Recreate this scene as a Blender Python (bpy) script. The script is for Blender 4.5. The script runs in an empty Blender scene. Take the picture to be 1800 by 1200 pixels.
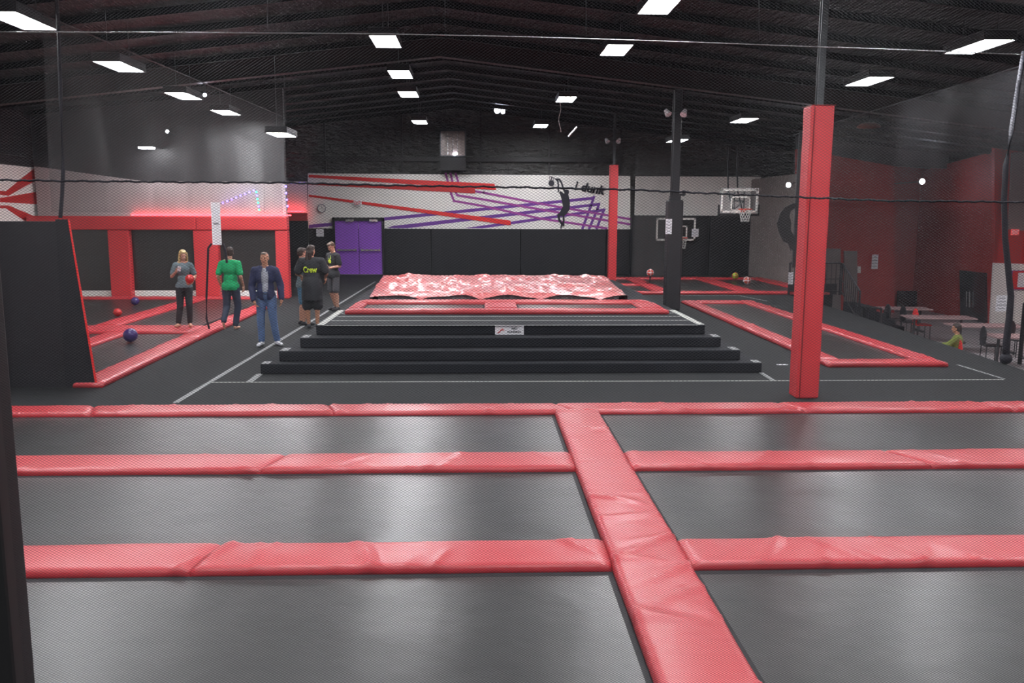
import bpy, bmesh, math, random
import numpy as np
from mathutils import Vector, Matrix, noise
from mathutils.bvhtree import BVHTree
PI = math.pi
random.seed(4)
scene = bpy.context.scene
COL = scene.collection

# ------------------------------------------------------------------ camera
F = 1500.0
CAM = Vector((0.0, 0.0, 2.5))
PITCH = math.atan(222 / F); YAW = math.atan(55 / F); ROLL = math.radians(0.2)
fw = Vector((math.sin(YAW) * math.cos(PITCH), math.cos(YAW) * math.cos(PITCH), -math.sin(PITCH))).normalized()
rt = fw.cross(Vector((0, 0, 1))).normalized()
up = rt.cross(fw).normalized()
rt2 = rt * math.cos(ROLL) + up * math.sin(ROLL)
up2 = up * math.cos(ROLL) - rt * math.sin(ROLL)
cd = bpy.data.cameras.new('camera'); cam = bpy.data.objects.new('camera', cd); COL.objects.link(cam)
cam.matrix_world = Matrix(((rt2.x, up2.x, -fw.x, CAM.x), (rt2.y, up2.y, -fw.y, CAM.y), (rt2.z, up2.z, -fw.z, CAM.z), (0, 0, 0, 1)))
cd.sensor_width = 36.0; cd.lens = 36.0 * F / 1800.0; cd.clip_start = 0.05; cd.clip_end = 200
scene.camera = cam

def ray(px, py):
    return fw * F + rt2 * (px - 900) - up2 * (py - 600)
def G(px, py, z=0.0):
    d = ray(px, py); t = (z - CAM.z) / d.z
    return CAM + d * t
def W(px, py, Y):
    d = ray(px, py); t = (Y - CAM.y) / d.y
    return CAM + d * t
def WX(px, py, X):
    d = ray(px, py); t = (X - CAM.x) / d.x
    return CAM + d * t

# ------------------------------------------------------------------ materials
def mat(name, color, rough=0.5, metal=0.0, spec=0.5, var=0.0, vscale=8.0, bump=0.0, bscale=20.0, stretch=None,
        emit=None, estr=0.0, sheen=0.0, coat=0.0, bdist=0.02, detail=4.0, two=None):
    m = bpy.data.materials.new(name); m.use_nodes = True
    nt = m.node_tree; b = nt.nodes['Principled BSDF']
    b.inputs['Base Color'].default_value = (*color, 1)
    b.inputs['Roughness'].default_value = rough
    b.inputs['Metallic'].default_value = metal
    b.inputs['Specular IOR Level'].default_value = spec
    if sheen: b.inputs['Sheen Weight'].default_value = sheen
    if coat:
        b.inputs['Coat Weight'].default_value = coat; b.inputs['Coat Roughness'].default_value = 0.28
    tc = nt.nodes.new('ShaderNodeTexCoord'); mp = nt.nodes.new('ShaderNodeMapping')
    nt.links.new(tc.outputs['Object'], mp.inputs['Vector'])
    if stretch: mp.inputs['Scale'].default_value = stretch
    if var > 0:
        n = nt.nodes.new('ShaderNodeTexNoise'); n.inputs['Scale'].default_value = vscale; n.inputs['Detail'].default_value = detail
        nt.links.new(mp.outputs[0], n.inputs['Vector'])
        mx = nt.nodes.new('ShaderNodeMix'); mx.data_type = 'RGBA'
        c2 = two if two else tuple(min(1, c * (1 + var)) for c in color)
        c1 = color if two else tuple(c * (1 - var) for c in color)
        mx.inputs['A'].default_value = (*c1, 1); mx.inputs['B'].default_value = (*c2, 1)
        nt.links.new(n.outputs['Fac'], mx.inputs['Factor']); nt.links.new(mx.outputs['Result'], b.inputs['Base Color'])
    if bump > 0:
        n2 = nt.nodes.new('ShaderNodeTexNoise'); n2.inputs['Scale'].default_value = bscale; n2.inputs['Detail'].default_value = detail
        nt.links.new(mp.outputs[0], n2.inputs['Vector'])
        bp = nt.nodes.new('ShaderNodeBump'); bp.inputs['Strength'].default_value = bump; bp.inputs['Distance'].default_value = bdist
        nt.links.new(n2.outputs['Fac'], bp.inputs['Height']); nt.links.new(bp.outputs[0], b.inputs['Normal'])
    if emit:
        b.inputs['Emission Color'].default_value = (*emit, 1); b.inputs['Emission Strength'].default_value = estr
    return m

M = {}
M['carpet'] = mat('carpet_black', (0.0145, 0.016, 0.0172), 0.85, var=0.35, vscale=60, bump=0.3, bscale=400, bdist=0.004, spec=0.25)
M['carpet_side'] = mat('carpet_step', (0.0105, 0.012, 0.016), 0.8, var=0.3, vscale=50, bump=0.2, bscale=300, bdist=0.004, spec=0.25)
M['tape'] = mat('grey_tape', (0.22, 0.23, 0.23), 0.6, var=0.3, vscale=20)
M['thread'] = mat('seam_thread', (0.42, 0.43, 0.40), 0.7, var=0.2, vscale=30)
M['pad'] = mat('red_vinyl', (0.47, 0.028, 0.038), 0.42, spec=0.6, var=0.10, vscale=1.5, bump=0.45, bscale=3.0, bdist=0.04, stretch=(1.0, 0.6, 1.0), coat=0.3)
M['padcol'] = mat('red_vinyl_column', (0.56, 0.038, 0.045), 0.45, spec=0.5, var=0.10, vscale=1.5, bump=0.3, bscale=4, bdist=0.03)
M['padseam'] = mat('red_dark_seam', (0.18, 0.01, 0.012), 0.6)
M['mat'] = mat('trampoline_mesh', (0.019, 0.0195, 0.019), 0.34, spec=0.75, var=0.3, vscale=1.0, bump=0.35, bscale=1.6, bdist=0.04, stretch=(1, 1, 1))
M['skirt'] = mat('black_webbing_shadow', (0.008, 0.008, 0.010), 0.7)  # also paints the shadow of the spring gap beside the pads
M['steel'] = mat('grey_steel', (0.07, 0.075, 0.08), 0.4, metal=0.6, var=0.15, vscale=5)
M['blackmetal'] = mat('black_steel', (0.02, 0.02, 0.023), 0.4, metal=0.3, var=0.2, vscale=5)
M['blackpad'] = mat('black_vinyl', (0.014, 0.014, 0.017), 0.5, var=0.2, vscale=3, bump=0.15, bscale=4)
M['blackwall'] = mat('black_padding', (0.007, 0.008, 0.011), 0.55, var=0.25, vscale=2, bump=0.2, bscale=3)
M['foil'] = mat('black_foil_insulation', (0.035, 0.036, 0.034), 0.28, spec=0.7, var=0.3, vscale=3, bump=1.0, bscale=2.6, bdist=0.25, stretch=(1, 1, 2.2), detail=6)
M['ceil'] = mat('black_ceiling', (0.0018, 0.0018, 0.0028), 0.55, spec=0.25, var=0.3, vscale=1.5, bump=0.6, bscale=3, bdist=0.05, stretch=(3, 1, 1))
M['beam'] = mat('dark_red_primer', (0.016, 0.006, 0.006), 0.55, var=0.3, vscale=3)
M['white'] = mat('white_paint', (0.86, 0.84, 0.80), 0.55, var=0.05, vscale=1.2)
M['courtdim'] = mat('dimmed_white_paint', (0.42, 0.37, 0.37), 0.6, var=0.08, vscale=1.0)  # white wall greyed in its colour to stand in for dim light
M['darkwall'] = mat('dark_paint', (0.03, 0.03, 0.033), 0.45, var=0.25, vscale=1.0, bump=0.3, bscale=2)
M['greywall'] = mat('grey_panel', (0.22, 0.19, 0.18), 0.6, var=0.08, vscale=2)
M['redwall'] = mat('red_wall_paint', (0.42, 0.03, 0.028), 0.6, var=0.15, vscale=0.8)
M['redpaint'] = mat('red_paint', (0.78, 0.03, 0.03), 0.5, var=0.1, vscale=2)
M['redpaint2'] = mat('dark_red_paint', (0.52, 0.025, 0.025), 0.5, var=0.1, vscale=2)
M['purple'] = mat('purple_paint', (0.17, 0.045, 0.33), 0.5, var=0.12, vscale=2)
M['magenta'] = mat('magenta_paint', (0.36, 0.06, 0.33), 0.5, var=0.1, vscale=2)
M['doorpurple'] = mat('purple_door_paint', (0.30, 0.09, 0.60), 0.45, var=0.1, vscale=2)
M['black'] = mat('flat_black', (0.01, 0.01, 0.011), 0.6)
M['ink'] = mat('dark_ink', (0.02, 0.02, 0.03), 0.7)
M['inkgrey'] = mat('grey_ink', (0.25, 0.25, 0.28), 0.7)
M['paper'] = mat('white_paper', (0.80, 0.80, 0.84), 0.6, var=0.04, vscale=4)
M['chrome'] = mat('chrome', (0.7, 0.7, 0.7), 0.25, metal=0.9)
M['panel'] = mat('lamp_diffuser', (1, 1, 1), 0.5, emit=(0.97, 0.97, 1.0), estr=88)
M['flood'] = mat('flood_lamp', (1, 1, 1), 0.5, emit=(0.80, 0.84, 1.0), estr=90)
M['ledred'] = mat('led_red', (1, 0.1, 0.1), 0.5, emit=(1.0, 0.02, 0.03), estr=14)
M['ledblue'] = mat('led_blue', (0.1, 0.1, 1), 0.5, emit=(0.16, 0.12, 1.0), estr=7)
M['ledgreen'] = mat('led_green', (0.1, 1, 0.3), 0.5, emit=(0.04, 0.9, 0.35), estr=5)
M['net'] = mat('net_cord', (0.020, 0.021, 0.026), 0.5, spec=0.25, var=0.15, vscale=3)
M['rope'] = mat('dark_rope', (0.008, 0.008, 0.016), 0.7, bump=0.5, bscale=120)
M['orange'] = mat('orange_rim', (0.72, 0.07, 0.04), 0.4, var=0.05, vscale=4)
M['whitecord'] = mat('white_cord', (0.6, 0.6, 0.58), 0.7)
M['glass'] = mat('backboard_glass', (0.55, 0.6, 0.62), 0.1, spec=0.8)
M['glass'].node_tree.nodes['Principled BSDF'].inputs['Alpha'].default_value = 0.07
M['purpleball'] = mat('purple_rubber', (0.04, 0.02, 0.12), 0.35, var=0.2, vscale=3)
M['redball'] = mat('red_rubber', (0.50, 0.02, 0.02), 0.35, var=0.2, vscale=3)
M['greenball'] = mat('yellow_green_rubber', (0.35, 0.50, 0.04), 0.4, var=0.2, vscale=3)
M['lime'] = mat('lime_print', (0.62, 0.85, 0.05), 0.6)
M['cafefloor'] = mat('pale_tile', (0.28, 0.27, 0.28), 0.35, var=0.15, vscale=2)
M['tabletop'] = mat('pinkish_tabletop', (0.34, 0.22, 0.22), 0.4, var=0.1, vscale=3)
M['glossdoor'] = mat('dark_glass_door', (0.015, 0.017, 0.022), 0.15, spec=0.7)
M['concrete'] = mat('grey_platform', (0.05, 0.05, 0.05), 0.8, var=0.2, vscale=4)

def veil(name, color, alpha, scale):
    m = mat(name, color, 0.6, var=0.15, vscale=1.0); nt = m.node_tree; b = nt.nodes['Principled BSDF']
    tc = nt.nodes.new('ShaderNodeTexCoord')
    w1 = nt.nodes.new('ShaderNodeTexNoise'); w1.inputs['Scale'].default_value = scale; w1.inputs['Detail'].default_value = 2
    nt.links.new(tc.outputs['Object'], w1.inputs['Vector'])
    mr = nt.nodes.new('ShaderNodeMapRange'); mr.inputs['From Min'].default_value = 0.3; mr.inputs['From Max'].default_value = 0.7
    mr.inputs['To Min'].default_value = alpha * 0.75; mr.inputs['To Max'].default_value = alpha * 1.25
    nt.links.new(w1.outputs['Fac'], mr.inputs['Value']); nt.links.new(mr.outputs[0], b.inputs['Alpha'])
    return m
M['veil'] = veil('fine_net', (0.12, 0.12, 0.12), 0.26, 1.2)
M['veil2'] = veil('fine_net_right', (0.05, 0.05, 0.055), 0.16, 1.0)

# ------------------------------------------------------------------ object helpers
def tag(o, label=None, cat=None, group=None, kind=None):
    if label: o['label'] = label
    if cat: o['category'] = cat
    if group: o['group'] = group
    if kind: o['kind'] = kind
    return o
def empty(name, loc=(0, 0, 0), rz=0.0, label=None, cat=None, group=None):
    o = bpy.data.objects.new(name, None); COL.objects.link(o); o.location = loc; o.rotation_euler = (0, 0, rz)
    o.empty_display_size = 0.1
    return tag(o, label, cat, group)
def link(name, me, m, parent=None, smooth=False, loc=None):
    o = bpy.data.objects.new(name, me); COL.objects.link(o)
    if m: 
        me.materials.clear(); me.materials.append(m)
    if smooth:
        me.polygons.foreach_set('use_smooth', [True] * len(me.polygons))
    if loc is not None: o.location = loc
    if parent: o.parent = parent
    return o
def obj(name, bm, m, parent=None, smooth=False, loc=None):
    bmesh.ops.recalc_face_normals(bm, faces=bm.faces)
    me = bpy.data.meshes.new(name); bm.to_mesh(me); bm.free()
    return link(name, me, m, parent, smooth, loc)
def NB(): return bmesh.new()
def box(bm, x0, x1, y0, y1, z0, z1, bev=0.0):
    g = bmesh.ops.create_cube(bm, size=1.0)
    vs = g['verts']
    for v in vs:
        v.co = Vector(((x0 + x1) / 2 + v.co.x * (x1 - x0), (y0 + y1) / 2 + v.co.y * (y1 - y0), (z0 + z1) / 2 + v.co.z * (z1 - z0)))
    if bev > 0:
        es = list({e for v in vs for e in v.link_edges})
        bmesh.ops.bevel(bm, geom=es, offset=bev, segments=2, profile=0.5, affect='EDGES')
    return vs
def tube(bm, pts, r, seg=8, r2=None):
    pts = [Vector(p) for p in pts]; n = len(pts); rings = []
    for i, p in enumerate(pts):
        t = (pts[min(i + 1, n - 1)] - pts[max(i - 1, 0)]).normalized()
        a = t.cross(Vector((0, 0, 1)))
        if a.length < 0.05: a = t.cross(Vector((1, 0, 0)))
        a.normalize(); b = t.cross(a).normalized()
        rr = r if r2 is None else r + (r2 - r) * i / (n - 1)
        rings.append([bm.verts.new(p + (a * math.cos(2 * PI * k / seg) + b * math.sin(2 * PI * k / seg)) * rr) for k in range(seg)])
    for i in range(n - 1):
        for k in range(seg):
            bm.faces.new((rings[i][k], rings[i][(k + 1) % seg], rings[i + 1][(k + 1) % seg], rings[i + 1][k]))
    bm.faces.new(rings[0][::-1]); bm.faces.new(rings[-1])
def ball_bm(r, c=(0, 0, 0), u=20, v=12, sc=(1, 1, 1), bm=None):
    bm = bm or NB()
    bmesh.ops.create_uvsphere(bm, u_segments=u, v_segments=v, radius=r, matrix=Matrix.Translation(c) @ Matrix.Diagonal((*sc, 1)))
    return bm
def prism(bm, pts, d):
    """closed polygon pts (3D, coplanar) thickened by vector d"""
    d = Vector(d)
    a = [bm.verts.new(Vector(p)) for p in pts]; b = [bm.verts.new(Vector(p) + d) for p in pts]
    bm.faces.new(a); bm.faces.new(b[::-1]); n = len(a)
    for i in range(n): bm.faces.new((a[i], b[i], b[(i + 1) % n], a[(i + 1) % n]))
def struct(name, bm, m, parent=None, smooth=False):
    o = obj(name, bm, m, parent, smooth)
    if parent is None: o['kind'] = 'structure'
    return o
def copy_tree(o, parent=None):
    c = o.copy(); COL.objects.link(c)
    if parent: c.parent = parent
    for ch in list(o.children): copy_tree(ch, c)
    return c

def pad_mesh(L, w, h, seed=0, cut0=0.0, cut1=0.0, step=0.07, wr=1.0):
    """vinyl covered foam pad lying along +x from 0..L, centred on y, base at z=0"""
    n = max(4, int(L / step)); m = 9 if step > 0.06 else 15
    prof = []
    e = 0.028
    prof += [(-w / 2, 0.0), (-w / 2 - 0.004, h * 0.5), (-w / 2 + e * 0.3, h - e * 0.3), (-w / 2 + e, h)]
    for k in range(1, m): prof.append((-w / 2 + e + (w - 2 * e) * k / m, h))
    prof += [(w / 2 - e, h), (w / 2 - e * 0.3, h - e * 0.3), (w / 2 + 0.004, h * 0.5), (w / 2, 0.0)]
    rng = random.Random(seed)
    creases = [(rng.uniform(0, L), rng.uniform(-0.9, 0.9), rng.uniform(0.018, 0.045), rng.uniform(0.4, 1.0), rng.uniform(-w, w)) for _ in range(int(L * 3.2) + 1)]
    bm = NB(); rings = []
    for i in range(n + 1):
        t = i / n; ring = []
        for (y, z) in prof:
            x = t * L + (cut0 * (1 - t) + cut1 * t) * y
            zz = z
            if z > h * 0.3:
                q = noise.noise(Vector((x * 1.3 + seed * 7.1, y * 2.5, seed)))
                f = 0.007 * q + 0.004 * (1 - (2 * y / w) ** 2)
                for (cx, sl, cw, ca, cy) in creases:
                    dd = (x - cx) - sl * (y - cy)
                    if abs(dd) < cw * 3: 
                        f += wr * ca * 0.015 * math.exp(-(dd / cw) ** 2) * (0.5 + 0.5 * math.cos(6 * (y - cy)))
                zz = z + f
                yy = y + 0.008 * noise.noise(Vector((x * 1.1, seed * 3.3, 5)))
            else: yy = y
            ed = min(t, 1 - t) * L
            if ed < 0.05 and z > h * 0.3: zz -= 0.02 * (1 - ed / 0.05)
            ring.append(bm.verts.new((x, yy, zz)))
        rings.append(ring)
    for i in range(n):
        for k in range(len(prof) - 1):
            bm.faces.new((rings[i][k], rings[i + 1][k], rings[i + 1][k + 1], rings[i][k + 1]))
        bm.faces.new((rings[i][-1], rings[i + 1][-1], rings[i + 1][0], rings[i][0]))
    bm.faces.new(rings[0]); bm.faces.new(rings[-1][::-1])
    return bm
SEED = [0]
def pad(p0, p1, w, label, group=None, h=0.085, z=0.0, cut0=0.0, cut1=0.0, step=0.04, wr=1.0, parent=None, name='floor_pad', m=None, cat='pad'):
    SEED[0] += 1
    p0 = Vector((p0[0], p0[1], 0)); p1 = Vector((p1[0], p1[1], 0)); d = p1 - p0
    o = obj(name, pad_mesh(d.length, w, h, SEED[0], cut0, cut1, step, wr), m or M['pad'], parent, True)
    o.location = (p0.x, p0.y, z); o.rotation_euler = (0, 0, math.atan2(d.y, d.x))
    if parent is None: tag(o, label, cat, group)
    return o
def bed(x0, x1, y0, y1, z, label, group, sk=0.07, m=None):
    """trampoline: woven mat (slightly sagging) and a black border: webbing plus painted shadow of the spring gap"""
    t = empty('trampoline', ((x0 + x1) / 2, (y0 + y1) / 2, z), 0, label, 'trampoline', group)
    hx, hy = (x1 - x0) / 2, (y1 - y0) / 2; sx = min(sk, 0.04)
    bm = NB(); nx, ny = max(6, int(hx * 5)), max(6, int(hy * 5)); g = []
    for i in range(nx + 1):
        row = []
        for j in range(ny + 1):
            u, v = i / nx * 2 - 1, j / ny * 2 - 1
            zz = 0.030 - 0.012 * (1 - u ** 4) * (1 - v ** 4) + 0.0015 * noise.noise(Vector((u * hx * 2, v * hy * 2, x0)))
            row.append(bm.verts.new((u * (hx - sx), v * (hy - sk), zz)))
        g.append(row)
    for i in range(nx):
        for j in range(ny): bm.faces.new((g[i][j], g[i + 1][j], g[i + 1][j + 1], g[i][j + 1]))
    o = obj('jumping_mat', bm, m or M['mat'], t, True)
    bm = NB(); z0, z1 = 0.0, 0.028
    for (a, b, c, d) in ((-hx, hx, -hy, -hy + sk), (-hx, hx, hy - sk, hy), (-hx, -hx + sx, -hy + sk, hy - sk), (hx - sx, hx, -hy + sk, hy - sk)):
        box(bm, a, b, c, d, z0, z1)
    obj('webbing_gap_shadow', bm, M['skirt'], t)  # black strip for webbing and the shadow of the spring gap
    return t

FONTC = [None]
def text_mesh(s, bold=0.0, shear=0.0):
    cu = bpy.data.curves.new('txt', 'FONT'); cu.body = s; cu.offset = bold; cu.shear = shear; cu.resolution_u = 3; cu.align_x = 'LEFT'
    o = bpy.data.objects.new('txt', cu); COL.objects.link(o)
    bpy.context.view_layer.update()
    me = bpy.data.meshes.new_from_object(o.evaluated_get(bpy.context.evaluated_depsgraph_get()))
    bpy.data.objects.remove(o); 
    co = np.array([v.co[:] for v in me.vertices]); mn = co.min(0); mx = co.max(0)
    return me, mn, mx
def text_on(name, s, O, U, V, m, parent, bold=0.0, shear=0.0, thick=0.003, n=None):
    """lettering whose box spans O..O+U..O+V"""
    me, mn, mx = text_mesh(s, bold, shear)
    O = Vector(O); U = Vector(U); V = Vector(V); nn = (n if n is not None else U.cross(V).normalized())
    bm = NB(); bm.from_mesh(me)
    for v in bm.verts:
        u = (v.co.x - mn[0]) / (mx[0] - mn[0]); w = (v.co.y - mn[1]) / (mx[1] - mn[1])
        v.co = O + U * u + V * w
    r = bmesh.ops.extrude_face_region(bm, geom=list(bm.faces))
    for e in r['geom']:
        if isinstance(e, bmesh.types.BMVert): e.co += nn * thick
    bpy.data.meshes.remove(me)
    return obj(name, bm, m, parent)

# ------------------------------------------------------------------ the hall shell
YB = G(600, 482).y                       # back wall
XL = -13.4
RIDGE = -1.0
def ceil_z(x): return 6.9 - 0.115 * abs(x - RIDGE)

bm = NB()
# raised carpeted deck, lower cafe floor, camera platform
prism(bm, [(XL, 2.0, 0), (9.6, 2.0, 0), (8.9, 13.0, 0), (9.7, 22.5, 0), (9.9, 27.2, 0), (11.4, 27.2, 0), (11.4, YB, 0), (XL, YB, 0)], (0, 0, -1.15))
floor = struct('floor', bm, M['carpet'])
bm = NB(); box(bm, 8.5, 24, -3, YB, -1.3, -1.15); struct('floor_cafe', bm, M['cafefloor'])
bm = NB(); box(bm, XL, 9.6, -4, 2.5, 0.0, 0.85); struct('floor_viewing_platform', bm, M['concrete'])

bm = NB()
for (xa, xb) in ((XL - 0.2, RIDGE), (RIDGE, 24)):
    prism(bm, [(xa, -4, ceil_z(xa)), (xb, -4, ceil_z(xb)), (xb, YB + 3, ceil_z(xb)), (xa, YB + 3, ceil_z(xa))], (0, 0, 0.15))
struct('ceiling', bm, M['ceil'])
# purlins (small ribs along x) belong to the roof
bm = NB()
y = 3.0
while y < YB:
    for (xa, xb) in ((XL, RIDGE), (RIDGE, 22)):
        prism(bm, [(xa, y, ceil_z(xa) + 0.02), (xb, y, ceil_z(xb) + 0.02), (xb, y, ceil_z(xb) - 0.14), (xa, y, ceil_z(xa) - 0.14)], (0, 0.06, 0))
    y += 1.55
struct('ceiling_purlins', bm, M['ceil'])
# rafters
for yy in (11.9, 22.0):
    bm = NB()
    for (xa, xb) in ((XL, RIDGE), (RIDGE, 20)):
        prism(bm, [(xa, yy, ceil_z(xa)), (xb, yy, ceil_z(xb)), (xb, yy, ceil_z(xb) - 0.5), (xa, yy, ceil_z(xa) - 0.5)], (0, 0.14, 0))
        prism(bm, [(xa, yy - 0.06, ceil_z(xa) - 0.5), (xb, yy - 0.06, ceil_z(xb) - 0.5), (xb, yy - 0.06, ceil_z(xb) - 0.52), (xa, yy - 0.06, ceil_z(xa) - 0.52)], (0, 0.26, 0))
    struct('ceiling_rafter', bm, M['beam'])

# back wall, its foil faced upper part
bm = NB(); box(bm, XL - 3, 24, YB + 0.02, YB + 0.25, -1.5, 8.2); struct('wall_back', bm, M['foil'])
bm = NB()
for px in (707, 572, 845, 965, 1090):
    p = W(px, 300, YB); box(bm, p.x - 0.04, p.x + 0.04, YB - 0.05, YB + 0.02, 4.2, 7.2)
za, zb = W(800, 284, YB).z, W(800, 276, YB).z
box(bm, -7, 5.4, YB - 0.12, YB + 0.02, za, zb)
struct('trim_back_girts', bm, M['black'])
# lower black padding of the back wall
bm = NB(); xs = [W(p, 450, YB).x for p in (541, 590, 673, 758, 915, 1065, 1110)]
zt = W(800, 402, YB).z
for i in range(len(xs) - 1):
    if i == 1: continue
    box(bm, xs[i] + 0.012, xs[i + 1] - 0.012, YB - 0.08, YB + 0.02, 0.0, zt, 0.02)
struct('wall_back_padding', bm, M['blackwall'])

# far left bit seen past the court: pale wall lit by red leds
bm = NB(); x1 = W(541, 350, YB).x
box(bm, XL, x1 - 0.02, YB - 0.02, YB + 0.02, W(520, 384, YB).z, W(520, 319, YB).z); struct('wall_back_white_band', bm, M['white'])

# left side wall: white lower band, dark upper part
zW = W(75, 294, 26.4).z
bm = NB(); box(bm, XL - 0.2, XL, -4, 26.6, -1.4, 0.0 + zW); struct('wall_left', bm, M['white'])
bm = NB(); box(bm, XL - 0.2, XL - 0.005, -4, YB, zW, 7.2)
struct('wall_left_upper', bm, M['darkwall'])
bm = NB(); box(bm, XL, XL + 0.12, 2.5, 26, zW + 0.28, zW + 0.36); struct('trim_left_rail', bm, M['steel'])
# red wedges painted on the left wall
wl = empty('wall_mural', (XL, 17, 2.5), 0, 'white side wall mural of three red flaring wedges at left edge', 'mural')
for q in ([(0, 335), (10, 336), (62, 294), (64, 316), (15, 344), (0, 342)], [(0, 348), (64, 337), (67, 359), (0, 355)], [(0, 361), (15, 361), (70, 384), (62, 386), (40, 386), (10, 366), (0, 366)]):
    pts = [WX(a, b, XL) for (a, b) in q]
    # extend off the left of the frame
    bm = NB(); prism(bm, [p - Vector((XL, 17, 2.5)) for p in pts], (0.006, 0, 0)); obj('painted_wedge', bm, M['redpaint2'], wl)

# frontal wall behind the dodgeball court
YC = 26.4
xr = W(501, 300, YC).x
wtop = [W(60, 292, YC), W(250, 318, YC), W(501, 319.5, YC)]
bm = NB(); prism(bm, [(wtop[0].x, YC, 0), (xr, YC, 0), wtop[2], wtop[1], wtop[0]], (0, 0.2, 0)); struct('wall_court', bm, M['courtdim'])
bm = NB(); prism(bm, [wtop[0], wtop[1], wtop[2], (xr, YC, 6.2), (wtop[0].x, YC, 5.5)], (0, 0.2, 0)); struct('wall_court_upper', bm, M['darkwall'])

# right part of the back: black padding and white band, grey side wall
bm = NB()
xa, xb, xc = W(1109, 430, YB - 0.4).x, W(1245, 430, YB - 0.4).x, W(1331, 430, YB - 0.4).x
xm = W(1180, 430, YB - 0.4).x
for (a, b) in ((xa, xm), (xm, xb), (xb, xc)):
    box(bm, a + 0.01, b - 0.01, YB - 0.5, YB - 0.1, 0, W(1200, 378.5, YB - 0.5).z, 0.02)
struct('wall_basketball_padding', bm, M['blackwall'])
bm = NB(); box(bm, W(1118, 350, YB - 0.4).x, W(1336, 350, YB - 0.4).x, YB - 0.4, YB - 0.1, W(1200, 379, YB - 0.4).z, W(1200, 310, YB - 0.4).z); struct('wall_basketball_white', bm, M['white'])
XR = 11.35
bm = NB(); yend = 28.7
n = 60
box(bm, XR, XR + 0.15, yend, YB, -1.5, W(1340, 316, YB - 0.2).z)
for k in range(n):
    yk = yend + (YB - yend) * (k + 0.5) / n; box(bm, XR - 0.025, XR + 0.01, yk - 0.02, yk + 0.02, 0, W(1340, 316, YB - 0.2).z)
struct('wall_right_grey', bm, M['greywall'])

# cafe walls
def pxwall(name, quad, Y, m, d=0.15):
    bm = NB(); prism(bm, [W(a, b, Y) for a, b in quad], (0, d, 0)); return struct(name, bm, m)
YR = 32.0
pxwall('wall_cafe_red', [(1400, 262), (1572, 292), (1572, 600), (1400, 600)], YR, M['redwall'])
pxwall('wall_cafe_recess', [(1560, 290), (1668, 300), (1668, 600), (1560, 600)], YR + 1.8, M['redwall'])
# wall running towards the camera on the right of the recess
bm = NB(); a0 = W(1655, 555, YR); 
pC0 = Vector((W(1655, 400, YR).x, YR, 0)); pC1 = Vector((W(1750, 400, 28.7).x, 28.7, 0))
prism(bm, [(pC0.x, pC0.y + 1.8, -1.15), (pC1.x, pC1.y, -1.15), (pC1.x, pC1.y, 4.75), (pC0.x, pC0.y + 1.8, 4.3)], (0.15, 0, 0)); struct('wall_cafe_side', bm, M['redwall'])
pxwall('wall_cafe_front', [(1748, 250), (2000, 240), (2000, 640), (1748, 620)], 28.7, M['redpaint2'])
pxwall('wall_cafe_white', [(1747, 462), (1990, 470), (1990, 620), (1740, 582)], 28.6, M['white'], 0.08)
bm = NB(); prism(bm, [W(1779, 268, 28.6), W(1990, 255, 28.6), W(1990, 420, 28.6), W(1773, 403, 28.6)], (0, 0.06, 0))
o = obj('wall_panel', bm, M['greywall']); tag(o, 'pale rectangular panel high on the red wall at the far right', 'panel')
# dark upper walls over the cafe
bm = NB(); prism(bm, [W(1400, 262, YR), W(1572, 292, YR), W(1668, 296, YR), W(1668, 100, YR), W(1400, 100, YR)], (0, 0.1, 0)); struct('wall_right_dark_upper', bm, M['darkwall'])
bm = NB(); box(bm, pC1.x - 0.1, 24, 28.8, 28.95, 4.6, 6.5); struct('wall_right_dark_front', bm, M['darkwall'])
bm = NB(); box(bm, 20, 20.2, -4, 28, -1.5, 6.5); struct('wall_right', bm, M['redwall'])
bm = NB(); box(bm, XL, 24, -4.2, -4, -1.5, 7.2); struct('wall_front', bm, M['darkwall'])

# ------------------------------------------------------------------ mural on the back wall
YM = YB - 0.03
def mp(px, py, k=0): return W(px, py, YM - 0.004 * k)
O0 = W(820, 350, YM)
mu = empty('wall_mural', O0, 0, 'long white wall band with red and purple stripes, dunking silhouette and black lettering', 'mural')
def mpoly(name, pts, m, k, parent=mu):
    bm = NB(); prism(bm, [mp(a, b, k) - O0 for a, b in pts], (0, 0.012, 0)); return obj(name, bm, m, parent)
def mline(name, pts, w, m, k):
    bm = NB()
    for (a, b), (c, d) in zip(pts[:-1], pts[1:]):
        v = Vector((c - a, d - b)); v.normalize(); nx, ny = -v.y * w / 2, v.x * w / 2; ex, ey = v.x * w * 0.4, v.y * w * 0.4
        prism(bm, [mp(q, r, k) - O0 for q, r in ((a - ex + nx, b - ey + ny), (c + ex + nx, d + ey + ny), (c + ex - nx, d + ey - ny), (a - ex - nx, b - ey - ny))], (0, 0.006, 0))
    return obj(name, bm, m, mu)
mpoly('board', [(541, 304.5), (1108, 309), (1108, 403), (541, 401)], M['white'], 0)
mpoly('stripe', [(543, 395), (1045, 345.5), (1045, 350.5), (543, 401)], M['purple'], 2)
mpoly('stripe', [(680, 400.8), (690, 397), (1053, 356.5), (1055, 361), (715, 401)], M['purple'], 2)
mpoly('stripe', [(815, 401), (1061, 366.5), (1063, 371), (850, 401)], M['purple'], 2)
mline('stripe', [(1044, 346), (1039, 361), (1024, 401)], 4.4, M['purple'], 3)
mline('stripe', [(1053, 358), (1050, 368), (1036, 401)], 4.4, M['purple'], 3)
mline('stripe', [(1062, 368), (1058, 378), (1049, 401)], 4.4, M['purple'], 3)
mline('stripe', [(783.5, 305), (793, 340), (798, 353), (850, 362), (950, 384), (1066, 401)], 3.8, M['magenta'], 4)
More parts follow.
